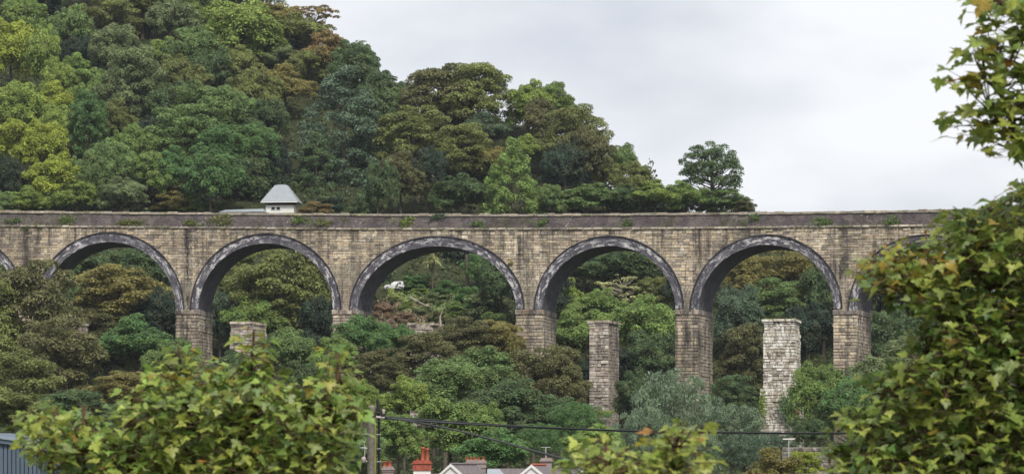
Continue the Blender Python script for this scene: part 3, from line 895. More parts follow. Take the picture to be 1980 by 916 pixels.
# --- arch rings and barrels
for i, A in enumerate(AR):
    nseg = 56
    for nm, wf, wb in (('arch_ring', -.14, .25), ('rear_arch_ring', WD - .25, WD + .12)):
        mb = MB(); v = []; f = []
        for q in range(nseg + 1):
            th = math.pi * q / nseg; cx, cz = -math.cos(th), math.sin(th)
            pin = (A.c + A.a * cx, A.z0 + A.b * cz); pou = (A.c + (A.a + 1.12) * cx, A.z0 + (A.b + T) * cz)
            mid = (A.c + (A.a + .98) * cx, A.z0 + (A.b + T - .16) * cz)
            prof = [(pin, wb), (pin, wf), (mid, wf), (mid, wf - .10), (pou, wf - .10), (pou, wb)] if nm == 'arch_ring' else [(pin, wf), (pin, wb), (pou, wb), (pou, wf)]
            v += [P(a[0], ww, a[1]) for a, ww in prof]
        m_ = len(prof)
        for q in range(nseg):
            for e in range(m_ - 1): f.append((q * m_ + e, q * m_ + e + 1, (q + 1) * m_ + e + 1, (q + 1) * m_ + e))
        mb.add(v, f); o = vpart(mb, nm, M['ring'])
        ra = o.data.attributes.new('ringco', 'FLOAT_VECTOR', 'POINT')
        rv = [c_ for q in range(nseg + 1) for a_, ww in prof for c_ in (q / nseg * math.pi * (A.a + .5) + i * 37.0, 0 if a_ is prof[0][0] else (1.3 if a_ is prof[-1][0] else 1.1), ww)]
        ra.data.foreach_set('vector', rv)
    mb = MB(); v = []; f = []
    for q in range(nseg + 1):
        th = math.pi * q / nseg; s_, z_ = A.c - (A.a + .005) * math.cos(th), A.z0 + (A.b + .005) * math.sin(th)
        for ww in (.2, WD * .33, WD * .66, WD - .2): v.append(P(s_, ww, z_))
    for q in range(nseg):
        for e in range(3): f.append((q * 4 + e, q * 4 + e + 1, (q + 1) * 4 + e + 1, (q + 1) * 4 + e))
    mb.add(v, f); vpart(mb, 'arch_soffit', M['barrel'], smooth=True)
# --- piers
I4 = Matrix.Identity(4)
for k, (a, b) in enumerate(PI):
    zt = zimp[k]; m = .5 * (a + b); zb = H(*P(m, 4.5, 0)[:2]) - 2.5
    mb = MB(P)
    mb.box(a, b, 0, WD, zb, zt - .55); mb.box(a + .02, b - .02, .02, WD - .02, zt - .55, zt + .35)
    pier = vpart(mb, 'pier', M['mortar'])
    vis = -60 < PIERS[k][0] < 1900
    # impost slabs
    n = 4; ln = (b - a + .24) / n
    for q in range(n):
        put_stone(pier, I4, BSI, 'impost_stone', smat(a - .12 + q * ln + .01, 0, zt - .62, ln - .03, .22, .62), DARKS if k != 4 else DARKS + [(.3, .22, .17)])
    mb = MB(P)
    for q in range(8):
        w0 = -.1 + q * (WD + .2) / 8; mb.box(b - .2, b + .14, w0 + .01, w0 + (WD + .2) / 8 - .02, zt - .62, zt, taper=.02)
        mb.box(a - .14, a + .2, w0 + .01, w0 + (WD + .2) / 8 - .02, zt - .62, zt, taper=.02)
        mb.box(b - .2, b + .12, w0 + .02, w0 + (WD + .2) / 8 - .03, zt - 2.05, zt - 1.7, taper=.02)
        mb.box(a - .12, a + .2, w0 + .02, w0 + (WD + .2) / 8 - .03, zt - 2.05, zt - 1.7, taper=.02)
    o = vpart(mb, 'impost_band', M['impost'], pier); o.color = (.27, .23, .20, 1); o['kind'] = 'stuff'
    if not vis: continue
    # front stones
    z = zt - .63; zlow = max(zb, zpx(m, 770 if k in (5, 6) else 740)); row = 0
    while z > zlow:
        h = rnd.choice([.38, .42, .46]); s = a - .03; row += 1
        nst = 4 if row % 2 else 3; wts = [rnd.uniform(.8, 1.2) for _ in range(nst)]; tot = sum(wts)
        for q in range(nst):
            ln = (b - a + .06) * wts[q] / tot
            put_stone(pier, I4, BS, 'stone', smat(s + .01, 0, z - h, ln - .045, rnd.uniform(.06, .16), h - .055), SANDS if k != 2 else SANDS[3:6] + DARKS[2:])
            s += ln
        z -= h
    # side stones, joined: foreshortened to slivers
    mb = MB(P)
    for z0 in np.arange(zt - .64, zlow, -.42):
        w_ = .0
        while w_ < WD:
            ln = rnd.uniform(.6, 1.2); mb.box(b - .05, b + rnd.uniform(.05, .15), w_ + .02, min(WD, w_ + ln) - .03, z0 - .42, z0 - .05, taper=.015); w_ += ln
    o = vpart(mb, 'side_stones', M['stone'], pier); o.color = (.44, .385, .31, 1); o['kind'] = 'stuff'
# --- string course, parapets, deck
sa, sb = PI[0][0], PI[-1][1]
mb = MB(); v = []; f = []
ss = np.arange(sa, sb, 1.0)
for s in ss:
    zz = Zs(s); v += [P(s, .0, zz - .3), P(s, .0, zz + .02), P(s, WD, zz + .02), P(s, WD, zz - .3)]
for i in range(len(ss) - 1):
    for e in range(3): f.append((i * 4 + e, i * 4 + e + 1, i * 4 + e + 5, i * 4 + e + 4))
mb.add(v, [q[::-1] for q in f]); vpart(mb, 'deck', M['mortarold'])
for w0, w1 in ((.06, .5), (WD - .5, WD - .06)):
    mb = MB(); v = []; f = []
    for s in ss:
        zz = Zs(s) + .02; zt = Zt(s) - .22; v += [P(s, w0, zz), P(s, w0, zt), P(s, w1, zt), P(s, w1, zz)]
    for i in range(len(ss) - 1):
        for e in range(3): f.append((i * 4 + e, i * 4 + e + 1, i * 4 + e + 5, i * 4 + e + 4))
    mb.add(v, [q[::-1] for q in f]); par = vpart(mb, 'parapet', M['parapet'])
    if w0 < 1:
        s = sp(-40)
        while s < sp(1960):
            ln = rnd.uniform(.9, 1.5)
            o = put_stone(par, I4, BSC, 'coping_stone', smat(s, .18, Zt(s) - .30 + rnd.uniform(-.05, .04), ln - .04, rnd.uniform(.22, .30), rnd.uniform(.24, .38)), [(.30, .26, .19), (.36, .31, .24), (.24, .21, .15), (.20, .20, .11)])
            s += ln
        mb = MB(P); q = sa
        while q < sb - 1: mb.box(q, q + .98, -.06, .56, Zt(q) - .28, Zt(q) - .03); q += 1.0
        vpart(mb, 'coping_core', M['mortarold'], par)
cor = MB(P); q = sa
while q < sb - 1: cor.box(q, q + .99, -.05, .4, Zs(q) - .30, Zs(q) + .03); q += 1.0
cor = vpart(cor, 'cornice', M['mortar'])
s = sp(-40)
while s < sp(1960):
    ln = rnd.uniform(.8, 1.4)
    put_stone(cor, I4, BSC, 'cornice_stone', smat(s, 0, Zs(s) - .20 + rnd.uniform(-.02, .02), ln - .07, .26, .24), [(.36, .32, .25), (.42, .38, .31), (.24, .22, .17), (.20, .20, .12)])
    s += ln

# ------------------------------------------------------------------ ruined piers of the older bridge
def old_pier(px0, px1, pytop, Y, ang, depth, label, meshes, pal, mort, stages, grass):
    f_ = Y / F; wd = (px1 - px0) * f_ / math.cos(ang); c = at(px0, pytop, Y)
    root = empty('ruined_pier', (c.x, c.y, H(c.x, c.y)), -ang, label, 'ruined pier', 'ruined piers of the old bridge')
    zg = H(c.x, c.y); zt = c.z - zg
    sm = meshes[0].materials[0]
    def loc(x, y, z): return (x, y, z)
    core = MB(); side = MB(); z0 = zt - .55; cnt = 0
    ext = lambda z: [e for zz, e in stages if z <= zz - zg][-1] if [1 for zz, e in stages if z <= zz - zg] else 0.
    zlow = -1.0; z = z0; core_z = z0
    while z > zlow:
        h = rnd.choice([.3, .36, .42]); e = ext(z); core.box(-e, wd + e, -e, depth + e, z - h - .001, z)
        if z > -.2:
            nst = max(3, int(round((wd + 2 * e) / .62)) + rnd.choice([0, -1, 0, 1])); wts = [rnd.uniform(.7, 1.3) for _ in range(nst)]; tot = sum(wts); s = -e - .02
            for i in range(nst):
                ln = (wd + 2 * e + .04) * wts[i] / tot
                if cnt < 290:
                    put_stone(root, I4, meshes, 'stone', Matrix.Translation((s + .01, -e, z - h + rnd.uniform(-.02, .02))) @ Matrix.Diagonal((ln - .035, rnd.uniform(.03, .20), h - rnd.uniform(.02, .07), 1)), pal)
                    cnt += 1
                else: side.box(s, s + ln - .035, -e - .1, -e + .05, z - h, z - .04, taper=.01)
                s += ln
            y = -e + .0
            while y < depth + e:
                ln = rnd.uniform(.4, .9); side.box(wd + e - .05, wd + e + rnd.uniform(.03, .14), y + .02, min(depth + e, y + ln) - .02, z - h, z - .04, taper=.012); y += ln
        z -= h
    core.build('core', mort, root)
    o = side.build('side_stones', sm, root); o['kind'] = 'stuff'; o.color = tuple(1.15 * q for q in pal[0]) + (1,)
    n = 3; ov = .12 if 'half hidden' in label or 'brown trees' in label else .3
    for i in range(n):
        ln = (wd + 2 * ov) / n
        if 'stump' in label and i != 0: continue
        put_stone(root, I4, meshes, 'cap_stone', Matrix.Translation((-ov + i * ln + .01, 0, z0 + .24 + rnd.uniform(-.04, .04))) @ Matrix.Diagonal((ln - .03, .32, .30, 1)), pal)
        put_stone(root, I4, meshes, 'cap_stone', Matrix.Translation((-.12 + i * (wd + .24) / n, 0, z0)) @ Matrix.Diagonal(((wd + .24) / n - .03, .16, .24, 1)), pal)
    cs = MB()
    for i in range(4):
        y0 = -.28 + i * (depth + .5) / 4
        cs.box(wd - .2, wd + ov, y0 + .02, y0 + (depth + .5) / 4 - .03, z0 + .24, z0 + .54, taper=.02); cs.box(-ov, .2, y0 + .02, y0 + (depth + .5) / 4 - .03, z0 + .24, z0 + .54, taper=.02)
    cs.box(0, wd, .02, depth, z0 - .02, z0 + .50)
    o = cs.build('cap_slab', sm, root); o.color = (*pal[0], 1)
    # weeds on top
    rg = np.random.default_rng(int(px0)); n = 500
    p = np.stack([rg.uniform(-.1, wd + .1, n), rg.uniform(-.1, depth * .6, n), z0 + .5 + np.abs(rg.normal(size=n)) * grass * (.4 + .6 * (rg.random(n)))], 1)
    nn = rg.normal(size=(n, 3)); nn /= np.linalg.norm(nn, axis=1)[:, None]
    Vg, Fg = quads(rg, p, nn, .07 * rg.uniform(.5, 1.5, n), .5)
    g = empty('weed_tuft', (c.x, c.y, c.z), -ang, 'green weeds growing on top of the ' + label.split(' standing')[0], 'weeds', 'weeds on the ruined piers')
    wo = link(bpy.data.objects.new('foliage', mesh_np('foliage', Vg - np.array([0, 0, zt]), Fg, M['leaf'])), g); wo.color = (.20, .26, .06, 1)
    return root
r17, r12, r14 = math.radians(17), math.radians(12), math.radians(14)
old_pier(1140, 1176, 620, 345, r17, 4.5, 'tall slender reddish grey ruined pier standing under the fourth arch', BSO, OLDS, M['mortarold'], [], .30)
def pz(py): return (HZ - py) / F * 345
old_pier(1478, 1535, 617, 345, r12, 4.5, 'whitish lime stained ruined pier standing under the fifth arch', BSL, LIMES, M['mortarold'], [(pz(640), .12), (pz(748), .45)], .14)
old_pier(447, 490, 622, 345, r14, 4.5, 'grey ruined pier standing half hidden by maple shoots under the second arch', BSO, OLDS, M['mortarold'], [(pz(640), .1)], .1)
old_pier(793, 836, 624, 372, r14, 4.5, 'crumbling stump of a ruined pier standing among dead bracken under the third arch', BSO, OLDS, M['mortarold'], [], .08)
old_pier(118, 142, 622, 351, r14, 4.5, 'ruined pier standing between brown trees under the left arch', BSO, OLDS, M['mortarold'], [], .1)

# ------------------------------------------------------------------ plants on the masonry
def ivy(px, py, rx, ry, s_or_xyz, col, label, name='ivy_clump', n=900, sz=.10, yd=.25, cat='ivy'):
    c = s_or_xyz; Rx = rx / F * c[1]; Rz = ry / F * c[1]; rg = np.random.default_rng(int(px * 3 + py))
    o = empty(name, c, 0, label, cat, 'plants growing on the old masonry')
    bl = rg.normal(size=(12, 3)) * np.array([.45, .3, .4]); b = rg.integers(0, 12, n)
    p = (bl[b] + rg.normal(size=(n, 3)) * .22) * np.array([Rx, yd, Rz]); nn = rg.normal(size=(n, 3)) + np.array([0, -.7, .6]); nn /= np.linalg.norm(nn, axis=1)[:, None]
    Vg, Fg = quads(rg, p, nn, sz * rg.uniform(.5, 1.5, n), .6)
    f = link(bpy.data.objects.new('foliage', mesh_np('foliage', Vg, Fg, M['leaf'])), o); f.color = (*COL[col], 1)
    mb = MB(); mb.tube([(0, .05, -Rz), (Rx * .1, 0, 0), (-Rx * .1, -.03, Rz * .6)], [.03, .02, .01], 5); mb.build('stem', M['twig'], o)
def onvia(px, py, w=-.15): s = sp(px); return P(s, w, zpx(s, py))
for px, py, rx, ry, col, lab in (
    (427, 424, 30, 13, 'olv', 'olive shrub growing over the parapet above the second arch, left'),
    (130, 423, 17, 12, 'grn', 'green tuft on the parapet above the left arch'),
    (372, 431, 22, 7, 'olv', 'small brown green tuft on the cornice left of the olive parapet shrub'),
    (250, 431, 30, 6, 'olv', 'low weeds along the cornice above the left arch'),
    (585, 428, 24, 9, 'grn', 'weeds on the cornice above the second arch, right part'),
    (630, 431, 18, 8, 'olv', 'weed tuft on the cornice between second and third arch'),
    (784, 430, 22, 9, 'lime', 'light green weed tuft on the cornice above the third arch'),
    (852, 417, 18, 6, 'blu', 'bluish plant hanging over the coping above the third arch'),
    (925, 432, 20, 7, 'mid', 'dark weed tuft on the cornice right of the third crown'),
    (1045, 431, 20, 7, 'mid', 'dark weed tuft on the cornice near the fourth arch'),
    (1212, 430, 12, 9, 'mid', 'upright green weed above the fourth arch'),
    (1460, 424, 18, 11, 'mid', 'dark shrub on the parapet above the fifth arch'),
    (1600, 426, 34, 10, 'mid', 'spreading weeds on the parapet right of the fifth arch'),
    (1730, 428, 24, 9, 'mid', 'weeds on the parapet near the foreground maple'),
    (988, 508, 7, 6, 'och', 'small yellow plant rooted above the third pier'),
    (60, 440, 20, 6, 'olv', 'brownish weeds under the cornice at the far left'),
    (30, 425, 16, 6, 'mid', 'weeds on the parapet at the far left')):
    ivy(px, py, rx, ry, onvia(px, py, -.12), col, lab, 'weed_tuft', int(18 * rx + 60), .085, .16, 'weeds')
ivy(1477, 792, 8, 40, at(1475, 790, 343.5), 'lime', 'yellow green ivy on the left edge of the whitish ruined pier', n=900)
ivy(1522, 790, 16, 36, at(1523, 792, 343.2), 'lush', 'dark green ivy on the right side of the whitish ruined pier', n=1200)
ivy(1540, 790, 9, 30, at(1541, 795, 343.4), 'rus', 'reddish creeper at the right edge of the whitish ruined pier', n=600)
ivy(1165, 798, 26, 10, at(1165, 798, 343.5), 'lime', 'yellow green creeper at the foot of the tall ruined pier', n=600)

# ------------------------------------------------------------------ tower building behind the parapet
Yt = 455; sc = Yt / F
c = at(545, 400, Yt); zg = H(c.x, c.y); tw = empty('tower_building', (c.x, c.y, zg), math.radians(-5), 'small white tower with a pale cut off pyramid slate roof behind the parapet', 'building')
z_ = lambda py: (HZ - py) / F * Yt - zg
mb = MB(); mb.box(-2.2, 2.2, -1.9, 1.9, -1, z_(400)); mb.build('wall', M['white'], tw)
mb = MB(); mb.box(-2.3, 2.3, -2.0, 2.0, z_(400), z_(398.5)); mb.build('sill_band', M['cream'], tw)
mb = MB(); mb.box(-1.9, 1.9, -1.6, 1.6, z_(398.5), z_(391)); mb.build('louvre_stage', M['dark'], tw)
mb = MB(); hw = 2.85
ring = lambda q, z: [(-q, -q * .9, z), (q, -q * .9, z), (q, q * .9, z), (-q, q * .9, z)]
vs = ring(hw, z_(393)) + ring(hw, z_(391.5)) + ring(1.3, z_(365)) + ring(.95, z_(359)) + ring(.4, z_(357.5)); fs = [(3, 2, 1, 0)]
for i in range(4):
    for e in range(4): fs.append((i * 4 + e, i * 4 + (e + 1) % 4, i * 4 + 4 + (e + 1) % 4, i * 4 + 4 + e))
fs.append((16, 17, 18, 19)); mb.add(vs, fs); rf = mb.build('roof', M['slate'], tw)
mb = MB(); mb.box(-hw - .03, hw + .03, -hw * .9 - .04, -hw * .9 + .1, z_(394.2), z_(392.4)); mb.build('eaves_board', M['white'], rf)
for wx in (-1.05, -.25):
    mb = MB(); mb.box(wx - .26, wx + .26, -1.93, -1.8, z_(406.5), z_(402.5)); fw = mb.build('window', M['dark'], tw)
    mb = MB(); mb.box(wx - .33, wx + .33, -2.0, -1.92, z_(407.6), z_(406.8)); mb.build('sill', M['slate'], fw)
Yl = 452; c2 = at(470, 408, Yl); zg2 = H(c2.x, c2.y)
lo = empty('outbuilding', (c2.x, c2.y, zg2), math.radians(-8), 'low outbuilding with a pale roof left of the tower', 'building')
z2 = lambda py: (HZ - py) / F * Yl - zg2
mb = MB(); mb.box(-3.2, 3.4, -1.6, 1.6, -1, z2(411)); mb.build('wall', M['white'], lo)
mb = MB(); mb.add([(-3.5, -1.9, z2(411.5)), (3.7, -1.9, z2(411.5)), (3.2, 0, z2(404.0)), (-2.8, 0, z2(405.2)), (-3.5, 1.9, z2(411.5)), (3.7, 1.9, z2(411.5))], [(0, 1, 2, 3), (3, 2, 5, 4), (0, 3, 4), (1, 5, 2), (0, 4, 5, 1)]); mb.build('roof', M['slate'], lo)
tree(608, 401, 34, 12, 'bush', 'rus', 'reddish brown shrub right of the small tower', 440, HG)

# ------------------------------------------------------------------ white car on the slope
def car():
    Yc = 432; c = at(766, 561, Yc); z = c.z
    root = empty('parked_car', (c.x, c.y, z), math.radians(152), 'white estate car parked on the slope, seen through the third arch', 'car'); root.scale = (.85, .85, .85)
    # x forward, profile
    prof = [(-1.95, .32), (-1.98, .75), (-1.9, 1.0), (-1.62, 1.42), (-1.3, 1.5), (.05, 1.48), (.8, 1.03), (1.65, .92), (1.93, .75), (1.97, .4), (1.9, .25), (-1.85, .25)]
    mb = MB(); n = len(prof); v = []
    for y, k in ((-.84, 1), (-.62 - .16, 1), (.78, 1), (.84, 1)): pass
    lay = []
    for y, ins in ((-.72, .0), (-.84, .0), (.84, .0), (.72, .0)):
        lay.append([(x, y if z < 1.05 else y * .82, z) for x, z in prof])
    v = lay[0] + lay[1] + lay[2] + lay[3]; f = []
    a, b = 1 * n, 2 * n
    for i in range(n): f.append((a + i, a + (i + 1) % n, b + (i + 1) % n, b + i))
    f += [tuple(range(a, a + n))[::-1], tuple(range(b, b + n))]
    mb.add(v, f); body = mb.build('body', M['carwhite'], root); bevel(body, .05, 2)
    def win(name, pts, y0, m=M['glass']):
        mb = MB(); s = 1 if y0 > 0 else -1
        q = [(x, (abs(y) + .012) * s, z) for x, y, z in pts]; q2 = [(x, y - .05 * s, z) for x, y, z in q]
        k = len(q); mb.add(q + q2, [tuple(range(k)), tuple(range(k, 2 * k))[::-1]] + [(i, (i + 1) % k, k + (i + 1) % k, k + i) for i in range(k)]); return mb.build(name, m, root)
    for s in (-1, 1):
        win('side_window', [(-1.45, .79 * s, 1.06), (-.55, .79 * s, 1.06), (-.55, .70 * s, 1.40), (-1.35, .70 * s, 1.40)], s)
        win('side_window', [(-.48, .79 * s, 1.06), (.6, .79 * s, 1.06), (.1, .70 * s, 1.40), (-.48, .70 * s, 1.40)], s)
        mb = MB(); mb.box(.55, .72, s * .86 - .08, s * .86 + .08, 1.0, 1.14); mb.build('mirror', M['blackm'], root)
    mb = MB(); mb.add([(.83, -.66, 1.05), (.83, .66, 1.05), (.12, .60, 1.475), (.12, -.60, 1.475), (.79, -.66, 1.0), (.79, .66, 1.0), (.08, .60, 1.43), (.08, -.60, 1.43)], [(0, 1, 2, 3), (7, 6, 5, 4), (0, 4, 5, 1), (1, 5, 6, 2), (2, 6, 7, 3), (3, 7, 4, 0)]); mb.build('windscreen', M['glass'], root)
    mb = MB(); mb.add([(-1.93, -.64, 1.04), (-1.93, .64, 1.04), (-1.67, .58, 1.38), (-1.67, -.58, 1.38), (-1.85, -.64, 1.04), (-1.85, .64, 1.04), (-1.6, .58, 1.38), (-1.6, -.58, 1.38)], [(3, 2, 1, 0), (4, 5, 6, 7), (0, 1, 5, 4), (1, 2, 6, 5), (2, 3, 7, 6), (3, 0, 4, 7)]); mb.build('rear_window', M['glass'], root)
    for s in (-1, 1):
        mb = MB(); mb.box(-2.0, -1.88, s * .68 - .12, s * .68 + .12, .78, 1.0); mb.build('tail_light', M['redlens'], root)
        mb = MB(); mb.box(1.78, 1.97, s * .62 - .16, s * .62 + .16, .66, .82); mb.build('headlight', M['steel'], root)
        for x in (-1.25, 1.25):
            mb = MB(); mb.tube([(x, s * .68, .32), (x, s * .87, .32)], .32, 16); wh = mb.build('wheel', M['tyre'], root)
            mb = MB(); mb.tube([(x, s * .80, .32), (x, s * .885, .32)], .19, 10); mb.build('rim', M['alloy'], wh)
    for x0, x1 in ((-2.04, -1.9), (1.88, 2.02)):
        mb = MB(); mb.box(x0, x1, -.8, .8, .28, .55); bevel(mb.build('bumper', M['blackm'] if x0 < 0 else M['carwhite'], root), .03)
    mb = MB(); mb.box(-2.045, -2.03, -.26, .26, .58, .69); mb.build('number_plate', M['steel'], root)
    # levelled stand of gravel under it
    pad = MB(); pad.box(c.x - 2.8, c.x + 2.8, c.y - 1.3, c.y + 3.2, z - 1.3, z + .004, taper=.3); p = pad.build('ground_ledge', M['ground']); tag(p, 'narrow level ledge of ground under the white car', None, None, 'structure')
car()

# dead logs
def log(pts, r, label, grp='dead wood on the slope', twigs=3):
    o = empty('fallen_log', pts[0], 0, label, 'log', grp); b = Vector(pts[0])
    p = [Vector(q) - b for q in pts]; mb = MB(); mb.tube(p, r, 7); mb.build('stem', M['barkpale'], o)
    for i in range(twigs):
        q = p[min(len(p) - 1, 1 + i % (len(p) - 1))]; mb = MB(); mb.tube([q, q + Vector((rnd.uniform(-.7, .7), rnd.uniform(-.3, .3), rnd.uniform(.3, .9)))], [r[1] * .5, .02], 5); mb.build('branch', M['barkpale'], o)
def onhill(px, py, dz=.3):
    Y = baseY(px, py); c = at(px, py, Y); return Vector((c.x, c.y - .8, c.z + dz))
log([onhill(793, 582, .5), onhill(812, 592, .5), onhill(832, 600, .4)], [.16, .12, .06], 'pale fallen log lying across the slope in the third arch')
log([at(857, 646, 371), at(852, 632, 371.2), at(851, 612, 371.3)], [.22, .17, .10], 'broken pale dead trunk standing right of the stump pier', twigs=2)
log([onhill(848, 366, 0) + Vector((0, -7, .5)), onhill(838, 358, 0) + Vector((0, -7, .8)), onhill(830, 352, 0) + Vector((0, -7, 1))], [.1, .08, .04], 'bare white branch sticking out of the trees on the hill', twigs=1)
def stem(px0, py0, px1, py1, Y, r, label, m):
    a = at(px0, py0, Y); b = at(px1, py1, Y); zg = min(H(b.x, b.y), b.z); o = empty('tree_trunk', (b.x, b.y, zg), 0, label, 'tree trunk')
    b0 = Vector((b.x, b.y, zg)); mb = MB(); mb.tube([(0, 0, -.3), b - b0 + Vector((0, 0, .01)), (a.lerp(b, .5) - b0) + Vector((.12, 0, 0)), a - b0], [r * 1.3, r * 1.1, r, r * .7], 8); mb.build('trunk', m, o)
    mb = MB(); q = a.lerp(b, .35) - b0; mb.tube([q, q + Vector((r * 4, -.2, r * 7))], [r * .5, r * .15], 5); mb.build('branch', m, o)
stem(902, 492, 903, 560, baseY(903, 566) - 1.5, .28, 'bare dark trunk standing right of the palm in the third arch', M['bark'])
stem(806, 308, 808, 368, baseY(808, 350) - 9.0, .25, 'pale bare trunk under the olive umbrella tree', M['barkpale'])

# ------------------------------------------------------------------ telegraph pole and cables
Yp = 74.0; k = Yp / F
pc = at(719, 785, Yp); zg = H(pc.x, pc.y)
pole = empty('telegraph_pole', (pc.x, pc.y, zg), 0, 'weathered wooden telegraph pole with a rounded top left of the chimneys', 'telegraph pole')
zz = lambda py: (HZ - py) / F * Yp - zg
top = zz(783)
mb = MB(); mb.lathe([(.14, -.5), (.135, 1), (.115, top - .3), (.11, top - .08), (.09, top - .02), (.04, top)], 14); mb.build('pole', M['pole'], pole, True)
mb = MB(); mb.tube([(.085, -.11, 1), (.085, -.11, top - .3)], .022, 6); mb.build('conduit', plain('mossy_conduit', (.22, .22, .06), .8), pole)
mb = MB(); mb.tube([(.185, -.03, 1), (.18, -.03, zz(800))], .03, 8); mb.build('cable_riser', M['blackm'], pole)
mb = MB(); mb.box(-.13, .30, -.17, -.13, zz(801), zz(797)); mb.build('bracket', M['blackm'], pole)
mb = MB(); mb.tube([(.155, -.15, zz(796)), (.17, -.15, zz(788)), (.15, -.15, zz(772))], [.06, .05, .03], 8); mb.build('cable_joint', M['blackm'], pole)
mb = MB(); mb.tube([(.12, -.16, zz(806)), (.34, -.17, zz(807.5))], [.035, .03], 8); mb.build('clamp', M['porcelain'], pole)
mb = MB(); mb.tube([(-.09, -.12, zz(799)), (-.22, -.14, zz(800)), (-.44, -.15, zz(804.5))], [.03, .035, .012], 8); mb.build('cable_end', M['steel'], pole)
for xx, py in ((-.14, 795), (.30, 796)):
    mb = MB(); mb.lathe([(.02, -.06), (.045, -.03), (.03, 0), (.05, .03), (.02, .07)], 10, (xx, -.14, zz(py))); mb.build('insulator', M['blackm'] if xx < 0 else M['porcelain'], pole, True)
for i, py in enumerate((813, 838.5, 866, 891)):
    mb = MB(); mb.tube([(-.12, -.05, zz(py)), (-.24, -.07, zz(py)), (-.24, -.07, zz(py - 1.2))], .012, 6); mb.build('step_iron', M['steel'], pole)
    mb = MB(); mb.tube([(.12, -.05, zz(py + 1)), (.23, -.07, zz(py + 1)), (.23, -.07, zz(py - .2))], .012, 6); mb.build('step_iron', M['steel'], pole)
lp = [(-.175, -.1, zz(884)), (-.175, -.1, zz(860)), (-.19, -.1, zz(854)), (-.225, -.1, zz(851)), (-.27, -.1, zz(853)), (-.30, -.1, zz(859)), (-.30, -.1, zz(865)), (-.15, -.1, zz(864))]
mb = MB(); mb.tube(lp, .011, 6); mb.build('hooked_wire', M['steel'], pole)
mb = MB(); mb.lathe([(.02, -.09), (.045, -.06), (.06, -.02), (.06, .04), (.035, .07), (.02, .08)], 12, (-.2, -.1, zz(888))); mb.build('bell_insulator', M['porcelain'], pole, True)
def cable(pts, r, label, m=M['cable'], name='overhead_cable'):
    P0 = [at(a, b, y) for a, b, y in pts]; q = []
    for i in range(len(P0) - 1):        # Catmull-Rom
        p0, p1, p2, p3 = P0[max(0, i - 1)], P0[i], P0[i + 1], P0[min(len(P0) - 1, i + 2)]
        for t in [j / 8 for j in range(8)]:
            q.append(.5 * ((2 * p1) + (p2 - p0) * t + (2 * p0 - 5 * p1 + 4 * p2 - p3) * t * t + (3 * p1 - p0 - 3 * p2 + p3) * t ** 3))
    q.append(P0[-1]); mb = MB(); mb.tube(q, r, 6); o = mb.build(name, m); tag(o, label, 'cable', 'overhead cables from the pole')
cable([(735, 807, 73.9), (850, 816, 74.5), (1000, 824, 75.5), (1200, 832, 77), (1400, 835.5, 78.5), (1620, 837, 80), (1900, 832, 82), (2200, 824, 84)], .032, 'thick cable running level from the pole to the right edge')
cable([(737, 804, 73.8), (850, 812, 74.2), (1000, 822.5, 75.3), (1200, 831, 76.8), (1400, 834.3, 78.3), (1620, 836, 79.8), (1900, 831, 81.8), (2200, 823, 83.8)], .016, 'thin wire lashed to the thick level cable')
cable([(745, 807, 73.8), (800, 815, 70), (880, 831, 66), (960, 851, 62), (1040, 873, 58), (1130, 897, 54), (1230, 925, 50)], .022, 'cable sloping down to the right from the pole towards the bottom edge')
cable([(110, 853, 62), (150, 850.5, 64), (200, 850.5, 66), (320, 848, 69), (480, 836, 71), (640, 815, 73), (708, 803, 73.9)], .02, 'pale wire passing from the blue shed behind the left maple', M['steel'])

